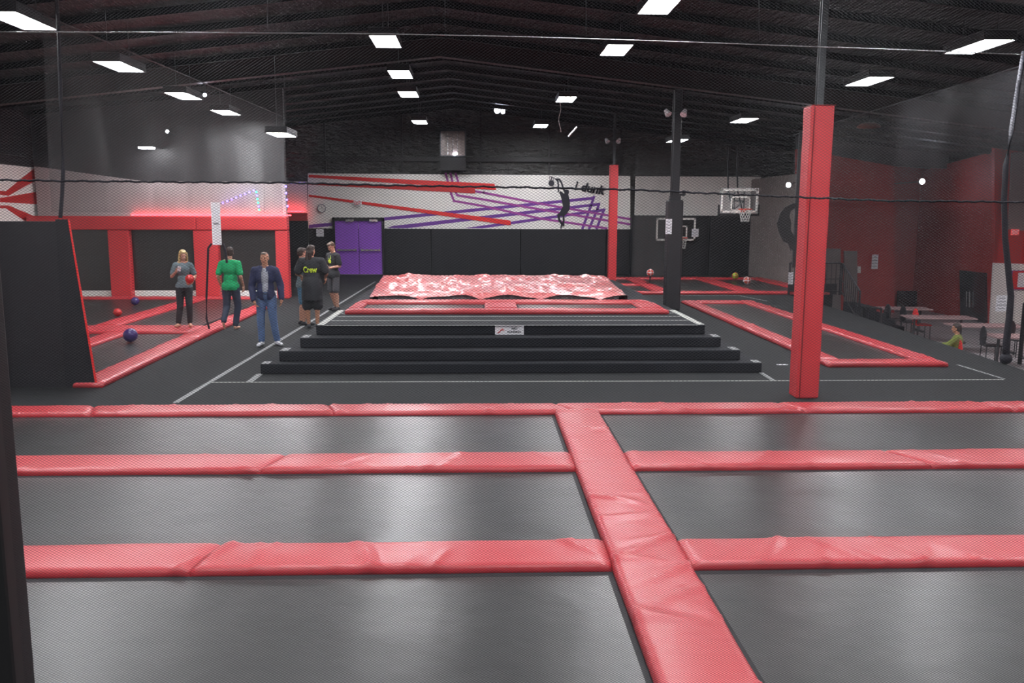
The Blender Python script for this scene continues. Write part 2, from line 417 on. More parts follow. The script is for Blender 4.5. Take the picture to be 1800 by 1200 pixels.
mline('stripe', [(792, 305), (799, 335), (804, 343), (850, 350.5), (950, 368), (1107, 394)], 3.8, M['magenta'], 4)
mline('stripe', [(801, 305), (807, 325), (835, 336), (850, 338.5), (950, 358), (1107, 385)], 3.8, M['magenta'], 4)
mpoly('stripe', [(541, 320.7), (835, 328.5), (835, 340), (541, 324.2)], M['redpaint2'], 5)
mpoly('stripe', [(542.5, 307), (869, 322.8), (872.5, 334), (542.5, 311.5)], M['redpaint'], 6)
mpoly('stripe', [(543, 342), (897.5, 387.5), (898, 396), (543, 345.5)], M['redpaint'], 6)
def q(x, y): return (960 + x / 10.9, 300 + y / 10.9)
fig = [q(*a) for a in ((350, 365), (400, 362), (435, 385), (438, 420), (425, 455), (445, 540), (455, 620), (450, 740), (400, 820), (350, 860), (260, 870), (212, 860), (215, 830), (260, 800), (290, 740), (322, 680), (300, 580), (285, 500), (250, 420), (262, 390), (300, 405), (345, 445), (350, 420), (335, 390))]
mpoly('painted_figure', fig, M['ink'], 8)
for pts, w in (([(235, 400), (235, 300), (225, 200), (195, 168)], 2.6), ([(350, 390), (325, 320), (290, 220), (250, 165), (190, 165)], 3.0),
               ([(232, 850), (255, 950), (305, 1020), (330, 1040)], 3.8), ([(330, 840), (335, 950), (325, 1035)], 3.0), ([(300, 1030), (290, 1060), (283, 1095)], 2.2)):
    mline('painted_limb', [q(*a) for a in pts], w, M['ink'], 9)
c = q(100, 240); mpoly('painted_ball', [(c[0] + 5.2 * math.cos(t * PI / 10), c[1] + 5.2 * math.sin(t * PI / 10)) for t in range(20)], M['ink'], 8)
for a, b in (((60, 110), (75, 190)), ((95, 105), (110, 190)), ((130, 110), (80, 185)), ((150, 130), (130, 190)), ((60, 110), (185, 150))):
    mline('painted_net_line', [q(*a), q(*b)], 0.9, M['ink'], 9)
for s, xa, wd in (('i', 1009.5, 5.5), ('dunk', 1021, 43)):
    ya = 334 + (xa - 1009) * 0.165
    Oa = mp(xa, ya, 8) - O0; Ub = mp(xa + wd, ya + wd * 0.165, 8) - mp(xa, ya, 8); Vb = mp(xa + 1.5, ya - 16, 8) - mp(xa, ya, 8)
    text_on('lettering', s, Oa, Ub, Vb, M['ink'], mu, bold=0.035, shear=0.25, thick=0.01)

# purple double door
YD = YB - 0.12
x0, xm_, x1 = W(590, 440, YD).x, W(631, 440, YD).x, W(672, 440, YD).x
ztop = W(631, 388, YD).z
dr = empty('door_1', (xm_, YD, 0)); dr['kind'] = 'structure'
bm = NB(); box(bm, x0 - xm_ - 0.10, x0 - xm_, -0.06, 0.12, 0, ztop + 0.12); box(bm, x1 - xm_, x1 - xm_ + 0.10, -0.06, 0.12, 0, ztop + 0.12); box(bm, x0 - xm_ - 0.1, x1 - xm_ + 0.1, -0.06, 0.12, ztop, ztop + 0.14)
obj('door_frame', bm, M['black'], dr)
for (a, b) in ((x0, xm_ - 0.01), (xm_ + 0.01, x1)):
    bm = NB(); box(bm, a - xm_, b - xm_, 0, 0.06, 0.02, ztop, 0.008); lf = obj('door_leaf', bm, M['doorpurple'], dr)
    bm = NB(); box(bm, a - xm_ + 0.08, b - xm_ - 0.08, -0.09, -0.05, 1.0, 1.06); box(bm, a - xm_ + 0.08, a - xm_ + 0.14, -0.06, 0, 0.98, 1.08); box(bm, b - xm_ - 0.14, b - xm_ - 0.08, -0.06, 0, 0.98, 1.08)
    obj('push_bar', bm, M['chrome'], lf)
    bm = NB(); box(bm, (a + b) / 2 - xm_ - 0.02, (a + b) / 2 - xm_ + 0.32, -0.12, -0.02, ztop - 0.03, ztop + 0.06); obj('door_closer', bm, M['chrome'], dr)
bm = NB(); box(bm, x0 - xm_, x1 - xm_, -0.1, 0.06, 0, 0.02); obj('threshold', bm, M['chrome'], dr)

# clock, exit sign, notices on walls
p = W(565.5, 366, YM - 0.05)
ck = empty('wall_clock', p, 0, 'round white wall clock with grey rim left of the purple door', 'clock')
bm = NB(); bmesh.ops.create_cone(bm, cap_ends=True, segments=28, radius1=0.15, radius2=0.15, depth=0.03, matrix=Matrix.Rotation(PI / 2, 4, 'X')); obj('dial', bm, M['white'], ck)
bm = NB(); tube(bm, [(0.165 * math.cos(t * PI / 14), -0.02, 0.165 * math.sin(t * PI / 14)) for t in range(29)], 0.02, 6); obj('rim', bm, M['inkgrey'], ck)
bm = NB(); box(bm, -0.006, 0.006, -0.03, -0.02, 0, 0.11); prism(bm, [(0, -0.03, 0.006), (0.07, -0.03, -0.03), (0.07, -0.03, -0.042), (0, -0.03, -0.006)], (0, 0.008, 0)); obj('hands', bm, M['ink'], ck)
p = W(628.5, 357, YM - 0.12)
ex = empty('exit_sign', p, 0, 'small red and white exit sign above the purple double door', 'sign')
bm = NB(); box(bm, -0.16, 0.16, 0, 0.06, -0.11, 0.11, 0.01); obj('housing', bm, M['paper'], ex)
text_on('lettering', 'EXIT', (-0.13, -0.004, -0.07), (0.26, 0, 0), (0, 0, 0.14), M['redpaint'], ex, bold=0.02)

def notice(px, py, wpx, hpx, Y, label, tilt=0.0, X=None, lines=4, group=None, m=None, bars=None):
    p = W(px, py, Y); sc = (W(px + 50, py, Y) - W(px - 50, py, Y)).length / 100
    w, h = wpx * sc, hpx * sc
    t = empty('notice_sign', p, tilt, label, 'sign', group)
    bm = NB(); box(bm, -w / 2, w / 2, 0, 0.008, -h / 2, h / 2); obj('board', bm, m or M['paper'], t)
    bm = NB()
    for k in range(lines):
        zc = h / 2 - h * (k + 0.9) / (lines + 0.8); ww = w * (0.30 + 0.08 * ((k * 7) % 3))
        box(bm, -ww, ww * 0.9, -0.004, 0.002, zc - h * 0.022, zc + h * 0.022)
    obj('printed_lines', bm, M['inkgrey'], t)
    return t
notice(562.5, 409, 13, 13, YB - 0.14, 'square white notice on black wall left of the purple door')

# ------------------------------------------------------------------ front court: pads and trampolines
zt = 0.085
def gx(px, py, z=zt): return G(px, py, z).x
R = {}
for i, (ya, yb, xc) in enumerate(((708, 721, 900), (794, 820, 800), (948, 993, 800))):
    R[i] = (G(xc, ya, zt).y, G(xc, yb, zt).y)
cL, cR = 0.5 * (gx(966, 716) + gx(1176, 1200)), 0.5 * (gx(1045, 720) + gx(1357, 1200))
YN = 3.0
FAR_L, FAR_R = -7.6, 7.9
g1 = 'red padding between the front trampolines'
y0, y1 = R[0][0], R[0][1]; yc = (y0 + y1) / 2; w = abs(y0 - y1)
xs = [FAR_L, gx(168, 715), gx(582, 715), gx(991, 715), gx(1389, 712), gx(1744, 708), FAR_R]
labs = ['red vinyl pad at far left end of the strip along the black carpet', 'red vinyl pad on carpet edge strip, below the grey floor tape at left',
        'red vinyl pad on carpet edge strip in front of the black steps, left half', 'red vinyl pad on carpet edge strip in front of the black steps, right half',
        'red vinyl pad on carpet edge strip at foot of the tall red column', 'red vinyl pad at far right end of the strip along the black carpet']
for i in range(6):
    pad((xs[i] + 0.004, yc), (xs[i + 1] - 0.004, yc), w, labs[i], g1, cut0=0 if i == 0 else -0.35 * (1 if i < 3 else 1.5), cut1=-0.35 * (1 if i < 2 else 1.5) if i < 5 else 0)
y0, y1 = R[1]; yc = (y0 + y1) / 2; w = abs(y0 - y1)
xs2 = gx(482, 808)
pad((FAR_L, yc), (xs2 - 0.004, yc), w, 'red vinyl pad of the middle cross strip, left outer piece', g1, cut1=0.25)
pad((xs2 + 0.004, yc), (cL - 0.006, yc), w, 'red vinyl pad of the middle cross strip, ending at the left of the centre pad', g1, cut0=0.25)
xs2 = gx(1592, 800)
pad((cR + 0.006, yc), (xs2 - 0.004, yc), w, 'red vinyl pad of the middle cross strip, starting at the centre pad on its right', g1, cut1=-0.5)
pad((xs2 + 0.004, yc), (FAR_R, yc), w, 'red vinyl pad of the middle cross strip, right outer piece', g1, cut0=-0.5)
y0, y1 = R[2]; yc = (y0 + y1) / 2; w = abs(y0 - y1)
xs2 = gx(368, 970)
pad((FAR_L, yc), (xs2 - 0.004, yc), w, 'large red vinyl pad of the nearest cross strip, left outer piece', g1, cut1=0.2, wr=1.5)
pad((xs2 + 0.004, yc), (cL - 0.006, yc), w, 'large wrinkled red vinyl pad of the nearest cross strip, left of the centre pad', g1, cut0=0.2, wr=1.7)
pad((cR + 0.006, yc), (FAR_R, yc), w, 'large red vinyl pad of the nearest cross strip, right of the centre pad', g1, wr=1.3)
pad(((cL + cR) / 2, YN), ((cL + cR) / 2, R[0][1] - 0.008), cR - cL, 'long wide red vinyl centre pad running towards the viewer between the trampolines', g1, h=0.095, wr=1.6)
gb = 'front trampolines'
rows = [(R[1][0] + 0.01, R[0][1] - 0.01), (R[2][0] + 0.01, R[1][1] - 0.01), (YN, R[2][1] - 0.01)]
nm = ['in the row along the carpet edge', 'in the middle row', 'in the nearest row']
for k, (a, b) in enumerate(rows):
    bed(FAR_L, cL - 0.006, a, b, 0.0, 'dark grey trampoline left of the centre pad, ' + nm[k], gb)
    bed(cR + 0.006, FAR_R, a, b, 0.0, 'dark grey trampoline right of the centre pad, ' + nm[k], gb)

# ------------------------------------------------------------------ stepped platform with two trampolines and air bag
dz = 0.005
Y1 = G(900, 656, 0).y
dais = empty('stepped_platform', (0.5, Y1, 0), 0, 'black carpeted platform with four steps in the middle of the hall', 'platform')
zs, ys = [], []
ycur = Y1; z = 0.0
tops = [638.5, 616, 593, 571]; backs = [634, 610.5, 588]
for k in range(4):
    z = W(900, tops[k], ycur).z; zs.append(z); ys.append(ycur)
    if k < 3: ycur = G(900, backs[k], z).y
YBK = G(900, 486, zs[3]).y if False else 24.6
ex = [(457, 1340), (490, 1302), (527, 1268), (555, 1240)]
tiers = []
for k in range(4):
    xa, xb = W(ex[k][0], tops[k], ys[k]).x, W(ex[k][1], tops[k], ys[k]).x
    tiers.append((xa, xb))
    bm = NB(); box(bm, xa - 0.5, xb - 0.5, 0 + ys[k] - Y1, YBK - Y1, (zs[k - 1] if k else 0) + 0.001 * 0, zs[k], 0.02)
    obj('step' if k < 3 else 'platform_top', bm, M['carpet_side'], dais)
    for (a, b) in ((xa + 0.01, xa + 0.13), (xb - 0.13, xb - 0.01)):
        bm = NB(); box(bm, a - 0.5, b - 0.5, ys[k] - Y1 + 0.02, (ys[k + 1] - Y1) if k < 3 else (G(900, 545, zs[3]).y - Y1), zs[k], zs[k] + 0.004)
        obj('edge_tape', bm, M['thread' if k == 3 else 'tape'], dais)
xa, xb = tiers[3]
for py in (571.8, 563.5, 556.5, 550.5):
    yy = G(900, py, zs[3]).y - Y1
    bm = NB(); box(bm, xa - 0.35, xb - 0.65, yy, yy + 0.03, zs[3], zs[3] + 0.004); obj('stitched_seam', bm, M['thread'], dais)
ZT = zs[3]
# sign on top riser
p = W(895.5, 580, ys[3] - 0.012); sc = ys[3] / F
sg = empty('notice_sign', p, 0, 'white rectangular sign with black lettering on the top riser of the black steps', 'sign')
bm = NB(); box(bm, -25.5 * sc, 25.5 * sc, 0, 0.01, -8.2 * sc, 8.2 * sc); obj('board', bm, M['paper'], sg)
text_on('lettering', 'NO', (4 * sc, -0.004, 0.8 * sc), (10 * sc, 0, 0), (0, 0, 4.2 * sc), M['ink'], sg, bold=0.03)
text_on('lettering', 'RUNNING', (-3.5 * sc, -0.004, -5.0 * sc), (24 * sc, 0, 0), (0, 0, 4.0 * sc), M['ink'], sg, bold=0.02)
bm = NB()
for (a, b, c, d) in ((-22, -5.5, -10, 2.5), (-17, -1, -12, 3), (-20, -5.5, -16, -3), (-15, 0.5, -9, -0.5)):
    tube(bm, [(a * sc, -0.004, b * sc), (c * sc, -0.004, d * sc)], 0.005, 5)
obj('running_figure', bm, M['redpaint2'], sg)
bm = NB(); box(bm, -23 * sc, 23 * sc, -0.004, 0.0, 6.4 * sc, 6.8 * sc); obj('rule_line', bm, M['inkgrey'], sg)

# red frame with two trampolines
ya, yb = G(900, 544.5, ZT + zt).y, G(900, 526, ZT + zt).y
xa, xb = W(606, 544, ya).x, W(1176, 544, ya).x
wf = 0.34
gd = 'red pads around the platform trampolines'
pad((xa, ya + wf / 2), (xb, ya + wf / 2), wf, 'long red pad along front of the two trampolines on the black platform', gd, z=ZT, h=zt, step=0.12)
pad((xa + 0.02, yb - 0.25), (xb - 0.02, yb - 0.25), 0.5, 'long red pad between platform trampolines and the red air bag', gd, z=ZT, h=zt, step=0.12)
xm0, xm1 = W(852, 538, ya + 1).x, W(908, 538, ya + 1).x
for (a, b, l) in ((xa, W(640, 538, ya + 1).x, 'red end pad on left side of the platform trampolines'), (xm0, xm1, 'red pad separating the two platform trampolines'), (W(1118, 538, ya + 1).x, xb, 'red end pad on right side of the platform trampolines')):
    pad(((a + b) / 2, ya + wf + 0.005), ((a + b) / 2, yb - 0.505), b - a, l, gd, z=ZT, h=zt, step=0.12)
bed(W(640, 538, ya + 1).x, xm0, ya + wf, yb - 0.5, ZT, 'small grey trampoline on the black platform, left one', 'platform trampolines', sk=0.05)
bed(xm1, W(1118, 538, ya + 1).x, ya + wf, yb - 0.5, ZT, 'small grey trampoline on the black platform, right one', 'platform trampolines', sk=0.05)

# air bag
ab = empty('air_bag', (0.8, yb + 0.05, ZT), 0, 'big wrinkled red vinyl air bag behind the platform trampolines', 'air bag')
yf = yb + 0.12; ybk = 24.3
xa0, xb0 = W(650, 524, yf).x, W(1103, 524, yf).x
zmid = W(870, 484, ybk).z + 0.0
xa1, xb1 = W(674, 486, ybk).x, W(1062, 486, ybk).x
bm = NB(); nx, ny = 110, 70; g = []
def bag_z(u, v):
    z = ZT + 0.22 + (zmid - ZT - 0.22) * min(1, v * 1.25) ** 0.8
    e = min(u, 1 - u); z -= (zmid - ZT) * 0.55 * max(0, 1 - e / 0.10) ** 2
    return z
for i in range(nx + 1):
    row = []
    for j in range(ny + 1):
        u, v = i / nx, j / ny
        xl = xa0 + (xa1 - 0.0 - xa0) * v; xr_ = xb0 + (xb1 - xb0) * v
        x = xl + (xr_ - xl) * u; y = yf + (ybk - yf) * v
        z = bag_z(u, v)
        nn = noise.noise(Vector((x * 1.1, y * 0.8, 3))) * 0.13 + noise.noise(Vector((x * 2.6 + y * 0.8, y * 1.7, 7))) * 0.13 + noise.noise(Vector((x * 6 + y * 2, y * 3.0, 9))) * 0.06
        edge = min(1, min(v, 1 - v) * 8 + 0.25)
        z += nn * edge
        z = max(z, ZT + 0.14)
        if j == 0: z = ZT + 0.06 + 0.15 * abs(math.sin(u * PI * 4.3 + 0.5)) ** 0.7 * (0.7 + 0.5 * noise.noise(Vector((u * 9, 1, 1))))
        row.append(bm.verts.new((x - 0.8, y - yb - 0.05, z - ZT)))
    g.append(row)
for i in range(nx):
    for j in range(ny): bm.faces.new((g[i][j], g[i + 1][j], g[i + 1][j + 1], g[i][j + 1]))
# side and back walls
for rowv in (g[0], g[-1], [r[-1] for r in g]):
    low = [bm.verts.new((v.co.x, v.co.y, 0.0)) for v in rowv]
    for k in range(len(rowv) - 1): bm.faces.new((rowv[k], rowv[k + 1], low[k + 1], low[k]))
M['bag'] = mat('red_bag_vinyl', (0.68, 0.13, 0.13), 0.28, spec=1.0, bump=1.0, bscale=3.2, bdist=0.16, coat=1.0, detail=7, var=0.1, vscale=1)
obj('bag_cover', bm, M['bag'], ab, True)
bm = NB(); n = 160; top, low = [], []
for i in range(n + 1):
    u = 0.03 + 0.94 * i / n; x = xa0 + (xb0 - xa0) * u
    wv = 0.05 * math.sin(u * 190) + 0.03 * noise.noise(Vector((u * 40, 0, 0)))
    top.append(bm.verts.new((x - 0.8, 0.20 + wv * 0.4, 0.15))); low.append(bm.verts.new((x - 0.8, 0.16 + wv * 0.6, 0.0)))
for i in range(n): bm.faces.new((top[i], top[i + 1], low[i + 1], low[i]))
M['bagskirt'] = mat('grey_mesh_skirt', (0.10, 0.10, 0.11), 0.5, var=0.9, vscale=14, two=(0.35, 0.35, 0.36))
obj('mesh_skirt', bm, M['bagskirt'], ab)

# ------------------------------------------------------------------ long lane on the right
g3 = 'red pads around the long lane at right'
A, B_, C_, D_ = G(1460, 636, zt), G(1680, 637, zt), G(1311, 526, zt), G(1197, 528, zt)
xl_, xr2 = (A.x + D_.x) / 2, (B_.x + C_.x) / 2; yn, yfz = (A.y + B_.y) / 2 , (C_.y + D_.y) / 2
ws = 0.36
pad((xl_ + ws / 2, yn + 0.4), (xl_ + ws / 2, yfz), ws, 'long red pad on the left side of the lane trampoline behind the red column', g3, step=0.1)
pad((xr2 - ws / 2, yn + 0.4), (xr2 - ws / 2, yfz), ws, 'long red pad on the right side of the lane trampoline behind the red column', g3, step=0.1)
pad((xl_, yn + 0.19), (xr2, yn + 0.19), 0.38, 'short red pad closing the near end of the lane trampoline', g3, step=0.1)
pad((xl_ + ws, yfz - 0.3), (xr2 - ws, yfz - 0.3), 0.6, 'short red pad closing the far end of the lane trampoline', g3, step=0.1)
bed(xl_ + ws, xr2 - ws, yn + 0.39, yfz - 0.6, 0.0, 'long narrow grey trampoline lane right of the black steps', None)

# ------------------------------------------------------------------ basketball trampolines at the far right
g4 = 'red pads of the basketball trampolines'
yF, yBk = G(1270, 513, zt).y, G(1270, 487, zt).y
def fp(x0, y0, x1, y1, w, l): pad((x0, y0), (x1, y1), w, l, g4, step=0.18, h=0.09)
xs4 = [4.35, 5.9, 8.7, 11.1]
fp(4.1, yF + 0.2, XR - 0.1, yF + 0.2, 0.4, 'red front pad of the basketball court trampolines')
fp(4.1, yBk - 0.25, XR - 0.1, yBk - 0.25, 0.5, 'red back pad of the basketball court against the black padding')
fp(8.7, yF + 0.41, 8.7, yBk - 0.51, 0.55, 'red pad between the two wide basketball trampolines')
fp(5.9, yF + 0.41, 5.9, yBk - 0.51, 0.5, 'red pad right of the small trampolines beside the far red column')
fp(XR - 0.4, yF + 0.41, XR - 0.4, yBk - 0.51, 0.5, 'red pad along the grey ribbed wall beside the basketball trampoline')
fp(4.1, (yF + yBk) / 2, 5.64, (yF + yBk) / 2, 0.5, 'red cross pad between small trampolines behind the far red column')
gq = 'basketball trampolines'
bed(8.98, XR - 0.66, yF + 0.41, yBk - 0.51, 0, 'far grey trampoline under the glass hoop beside grey wall', gq)
bed(6.16, 8.42, yF + 0.41, yBk - 0.51, 0, 'far grey trampoline just right of the black column', gq)
bed(4.1, 5.64, yF + 0.41, (yF + yBk) / 2 - 0.26, 0, 'small far trampoline beside the far red column, nearer one', gq)
bed(4.1, 5.64, (yF + yBk) / 2 + 0.26, yBk - 0.51, 0, 'small far trampoline beside the far red column, farther one', gq)

# ------------------------------------------------------------------ dodgeball court at left
g5 = 'red pads on the floor of the dodgeball court'
P0, P1 = G(172, 674, zt), G(352, 592, zt); P2, P3 = G(385, 577, zt), G(447, 546, zt)
xe = (P0.x + P3.x) / 2
pad((P0.x - 0.2, P0.y + 0.12), (P1.x - 0.25, P1.y), 0.42, 'long red edge pad of the dodgeball court beside the black carpet', g5, step=0.1)
pad((P1.x - 0.25, P1.y + 0.05), (P2.x - 0.25, P2.y + 1.6), 0.42, 'short red edge pad of the dodgeball court beside the barefoot walker', g5, step=0.1)
pad((P2.x - 0.25, P2.y + 1.65), (P3.x - 0.2, P3.y + 2.3), 0.42, 'far red edge pad of the dodgeball court behind the man in the navy jacket', g5, step=0.1)
yx0, yx1 = G(260, 582, zt).y, G(260, 571, zt).y
pad((XL + 0.1, (yx0 + yx1) / 2), (P1.x - 0.48, (yx0 + yx1) / 2), yx1 - yx0, 'red cross pad under the feet of the blonde woman', g5, step=0.1)
ye = YC - 0.75
pad((XL + 0.1, ye - 0.25), (P3.x - 0.5, ye - 0.25), 0.45, 'red pad along the foot of the padded court wall', g5, step=0.1)
xq = G(262, 548, zt).x
pad((xq, yx1 + 0.01), (xq, ye - 0.49), 0.5, 'red lengthwise pad left of the blonde woman, in far half of the court', g5, step=0.1)
xq2 = G(180, 592, zt).x
pad((xq2, P0.y + 0.5), (xq2, yx0 - 0.01), 0.42, 'red lengthwise pad in near half of the court beside the black partition', g5, step=0.1)
g6 = 'dodgeball court trampolines'
bed(XL + 0.15, xq - 0.26, yx1 + 0.01, ye - 0.49, 0, 'grey court trampoline far left, under the small red ball', g6)
bed(xq + 0.26, P3.x - 0.5, yx1 + 0.01, ye - 0.49, 0, 'grey court trampoline behind the blonde woman', g6)
bed(xq2 + 0.22, P1.x - 0.50, P0.y + 0.4, yx0 - 0.01, 0, 'grey court trampoline under the large purple ball', g6)
bed(XL + 0.15, xq2 - 0.22, P0.y + 0.4, yx0 - 0.01, 0, 'grey court trampoline hidden mostly behind the black partition', g6)

# upright wall trampolines
YW = YC - 0.55
def wx(px, py=450): return W(px, py, YW).x
ztopc = W(300, 380, YW).z; zb1 = W(300, 404, YW).z; zwb = W(300, 511, YW).z; zwb0 = 0.16
panels = [(78, 194), (231, 343), (386, 486)]
posts = [(194, 231), (343, 386), (486, 508)]
g7 = 'upright wall trampolines'
labs = ['dark upright wall trampoline at left of dodgeball court, partly behind the black partition', 'dark upright wall trampoline behind the blonde woman', 'dark upright wall trampoline behind the man in the green shirt']
for (a, b), l in zip(panels, labs):
    xa, xb = wx(a), wx(b)
    t = empty('wall_trampoline', ((xa + xb) / 2, YW + 0.1, 0), 0, l, 'wall trampoline', g7)
    hw = (xb - xa) / 2 - 0.004
    bm = NB(); box(bm, -hw, hw, 0.0, 0.03, zwb, zb1 - 0.005); obj('upright_mat', bm, M['mat'], t)
    bm = NB(); box(bm, -hw, hw, -0.03, 0.06, 0.0, zwb - 0.003, 0.01); obj('white_kickboard', bm, M['white'], t)
g8 = 'upright red posts of the dodgeball court wall'
for (a, b), l in zip(posts, ['red padded upright between the left and middle wall trampolines', 'broad red padded upright beside the blonde woman', 'red padded upright at right end of the dodgeball court wall']):
    xa, xb = wx(a), wx(b)
    bm = NB(); box(bm, xa, xb, YW - 0.12, YW + 0.2, 0, zb1 - 0.004, 0.03); tag(obj('upright_pad', bm, M['padcol'], None, False), l, 'pad', g8)
bm = NB(); box(bm, XL + 0.1, wx(343) + 0.1, YW - 0.14, YW + 0.2, zb1, ztopc, 0.03); tag(obj('beam_pad', bm, M['padcol']), 'long red padded beam over the left and middle wall trampolines', 'pad', 'red padded beams of court wall')
bm = NB(); box(bm, wx(343) + 0.11, wx(508), YW - 0.14, YW + 0.2, zb1, ztopc, 0.03); tag(obj('beam_pad', bm, M['padcol']), 'red padded beam over the wall trampoline behind the green shirt', 'pad', 'red padded beams of court wall')
# red led strip behind the beam
bm = NB(); box(bm, wx(225), wx(508), YC - 0.12, YC - 0.06, ztopc + 0.02, ztopc + 0.06)
tag(obj('led_strip', bm, M['ledred']), 'glowing red light strip above the red court beam', 'light strip')
bm = NB(); p = W(508, 371, YB - 0.3); p2 = W(538, 371, YB - 0.3); box(bm, p.x - 0.6, p2.x - 0.1, YB - 0.3, YB - 0.24, p.z - 0.03, p.z + 0.02)
tag(obj('led_strip', bm, M['ledred']), 'glowing red light strip in the gap left of the white mural', 'light strip')
bm = NB(); box(bm, W(506, 400, YB - 0.5).x - 1, W(540, 400, YB - 0.5).x, YB - 0.5, YB - 0.35, W(520, 388, YB - 0.5).z, W(520, 374, YB - 0.5).z)
struct('trim_dark_red', bm, M['redwall'])
bm = NB(); box(bm, W(500, 400, YB - 0.5).x - 2.5, W(541, 400, YB - 0.5).x, YB - 0.5, YB - 0.35, 0, W(520, 388, YB - 0.5).z)
struct('wall_passage', bm, M['blackwall'])

# black partition at left
YP = G(172, 680, 0).y
def pw(px, py): return W(px, py, YP)
pt = empty('partition_wall', (pw(60, 680).x, YP, 0), 0, 'tall black padded partition at the left edge with slanting red edge', 'partition')
o = Vector((pw(60, 680).x, YP, 0))
zt_ = pw(60, 389).z
bm = NB(); prism(bm, [(-8 - o.x, 0, 0), (pw(110, 600).x - o.x, 0, 0), (pw(104, 388).x - o.x, 0, zt_), (-8 - o.x, 0, zt_)], (0, 0.25, 0)); obj('main_panel', bm, M['blackpad'], pt)
bm = NB(); prism(bm, [(pw(111, 600).x - o.x, -0.03, 0), (pw(170, 680).x - o.x, -0.03, 0), (pw(121, 386).x - o.x, -0.03, zt_ + 0.03), (pw(99, 388).x - o.x, -0.03, zt_ + 0.03)], (0, 0.05, 0)); obj('end_panel', bm, M['blackwall'], pt)
bm = NB(); prism(bm, [(pw(170, 680).x - o.x + 0.003, -0.04, 0), (pw(174, 680).x - o.x, -0.04, 0), (pw(124, 386).x - o.x, -0.04, zt_ + 0.03), (pw(121, 386).x - o.x + 0.003, -0.04, zt_ + 0.03)], (0, 0.012, 0)); obj('red_piping', bm, M['redpaint'], pt)

# ------------------------------------------------------------------ columns
def column(x, y, w, zpad, label, m, postw=0.085, ztop=5.3, sign=None, seam=None):
    t = empty('padded_column', (x, y, 0), 0, label, 'column')
    bm = NB(); zz = 0; 
    box(bm, -w / 2, w / 2, -w / 2, w / 2, 0.0, zpad, 0.025)
    bmesh.ops.subdivide_edges(bm, edges=[e for e in bm.edges if abs(e.verts[0].co.z - e.verts[1].co.z) > 0.5], cuts=40)
    for v in bm.verts:
        k = noise.noise(Vector((v.co.x * 2, v.co.y * 2, v.co.z * 2.2 + x))) * 0.012
        v.co.x += k; v.co.y += k
    obj('column_pad', bm, m, t, False)
    if seam:
        bm = NB(); box(bm, -w / 2 + 0.035, -w / 2 + 0.045, -w / 2 - 0.012, -w / 2 + 0.01, 0.02, zpad - 0.02); box(bm, -w / 2 - 0.008, w / 2 + 0.008, -w / 2 - 0.008, w / 2 + 0.008, zpad - 0.006, zpad + 0.004); obj('seam', bm, M['padseam'], t)
    bm = NB(); box(bm, -postw / 2, postw / 2, -postw / 2, -postw / 2 + 0.012, zpad - 0.1, ztop); box(bm, -postw / 2, postw / 2, postw / 2 - 0.012, postw / 2, zpad - 0.1, ztop); box(bm, -0.006, 0.006, -postw / 2 + 0.01, postw / 2 - 0.01, zpad - 0.1, ztop)
    obj('steel_post', bm, M['steel'], t)
    return t
pc = G(1420, 701, 0)
column(pc.x, pc.y + 0.17, 0.315, W(1446, 184, pc.y).z, 'tall near red padded column with grey steel post, right of the steps', M['padcol'], ztop=ceil_z(pc.x) - 0.5, seam=True)
pf = G(1075, 498, 0)
column(pf.x, pf.y, 0.30, W(1077, 290, pf.y).z, 'slim far red padded column in front of the mural', M['padcol'], ztop=ceil_z(pf.x) - 0.02)
# black column
YK = 22.5; xk = W(1180, 545, YK).x
t = empty('padded_column', (xk, YK, 0), 0, 'black padded column with sign right of the platform', 'column')
zk = W(1180, 351, YK).z
bm = NB(); box(bm, -0.2, 0.2, -0.2, 0.2, 0, zk, 0.05); obj('column_pad', bm, M['blackpad'], t)
bm = NB(); box(bm, -0.10, 0.10, -0.1, 0.1, zk - 0.05, ceil_z(xk) - 0.5, 0.02); tube(bm, [(-0.13, -0.1, zk), (-0.13, -0.1, ceil_z(xk) - 0.55)], 0.02, 6); obj('steel_post', bm, M['blackmetal'], t)
bm = NB(); box(bm, -0.13, 0.13, -0.13, 0.13, zk, zk + 0.10); box(bm, 0.1, 0.26, -0.05, 0.05, zk + 0.1, zk + 0.16); box(bm, 0.2, 0.27, -0.06, 0.06, zk + 0.13, zk + 0.24); obj('collar_bracket', bm, M['blackmetal'], t)
notice(1175.5, 398, 11, 26, YK - 0.23, 'narrow white notice on the black padded column')

# lamps clamped to columns
def cluster(px, py, Y, label):
    p = W(px, py, Y); t = empty('flood_light', p, 0, label, 'light', 'small lamps clamped to the columns')
    for s in (-1, 1):
        bm = NB(); bmesh.ops.create_cone(bm, cap_ends=True, segments=14, radius1=0.05, radius2=0.09, depth=0.16, matrix=Matrix.Translation((s * 0.22, -0.05, 0)) @ Matrix.Rotation(s * 0.5, 4, 'Y') @ Matrix.Rotation(2.6, 4, 'X'))
        obj('lamp_head', bm, M['paper'], t)
    bm = NB(); box(bm, -0.2, 0.2, -0.01, 0.02, 0.0, 0.03); obj('bracket', bm, M['blackmetal'], t)
cluster(1187, 198, YK - 0.15, 'pair of small white lamp heads near top of the black column')
cluster(1077, 247, pf.y - 0.1, 'pair of small white lamp heads above the far red column')

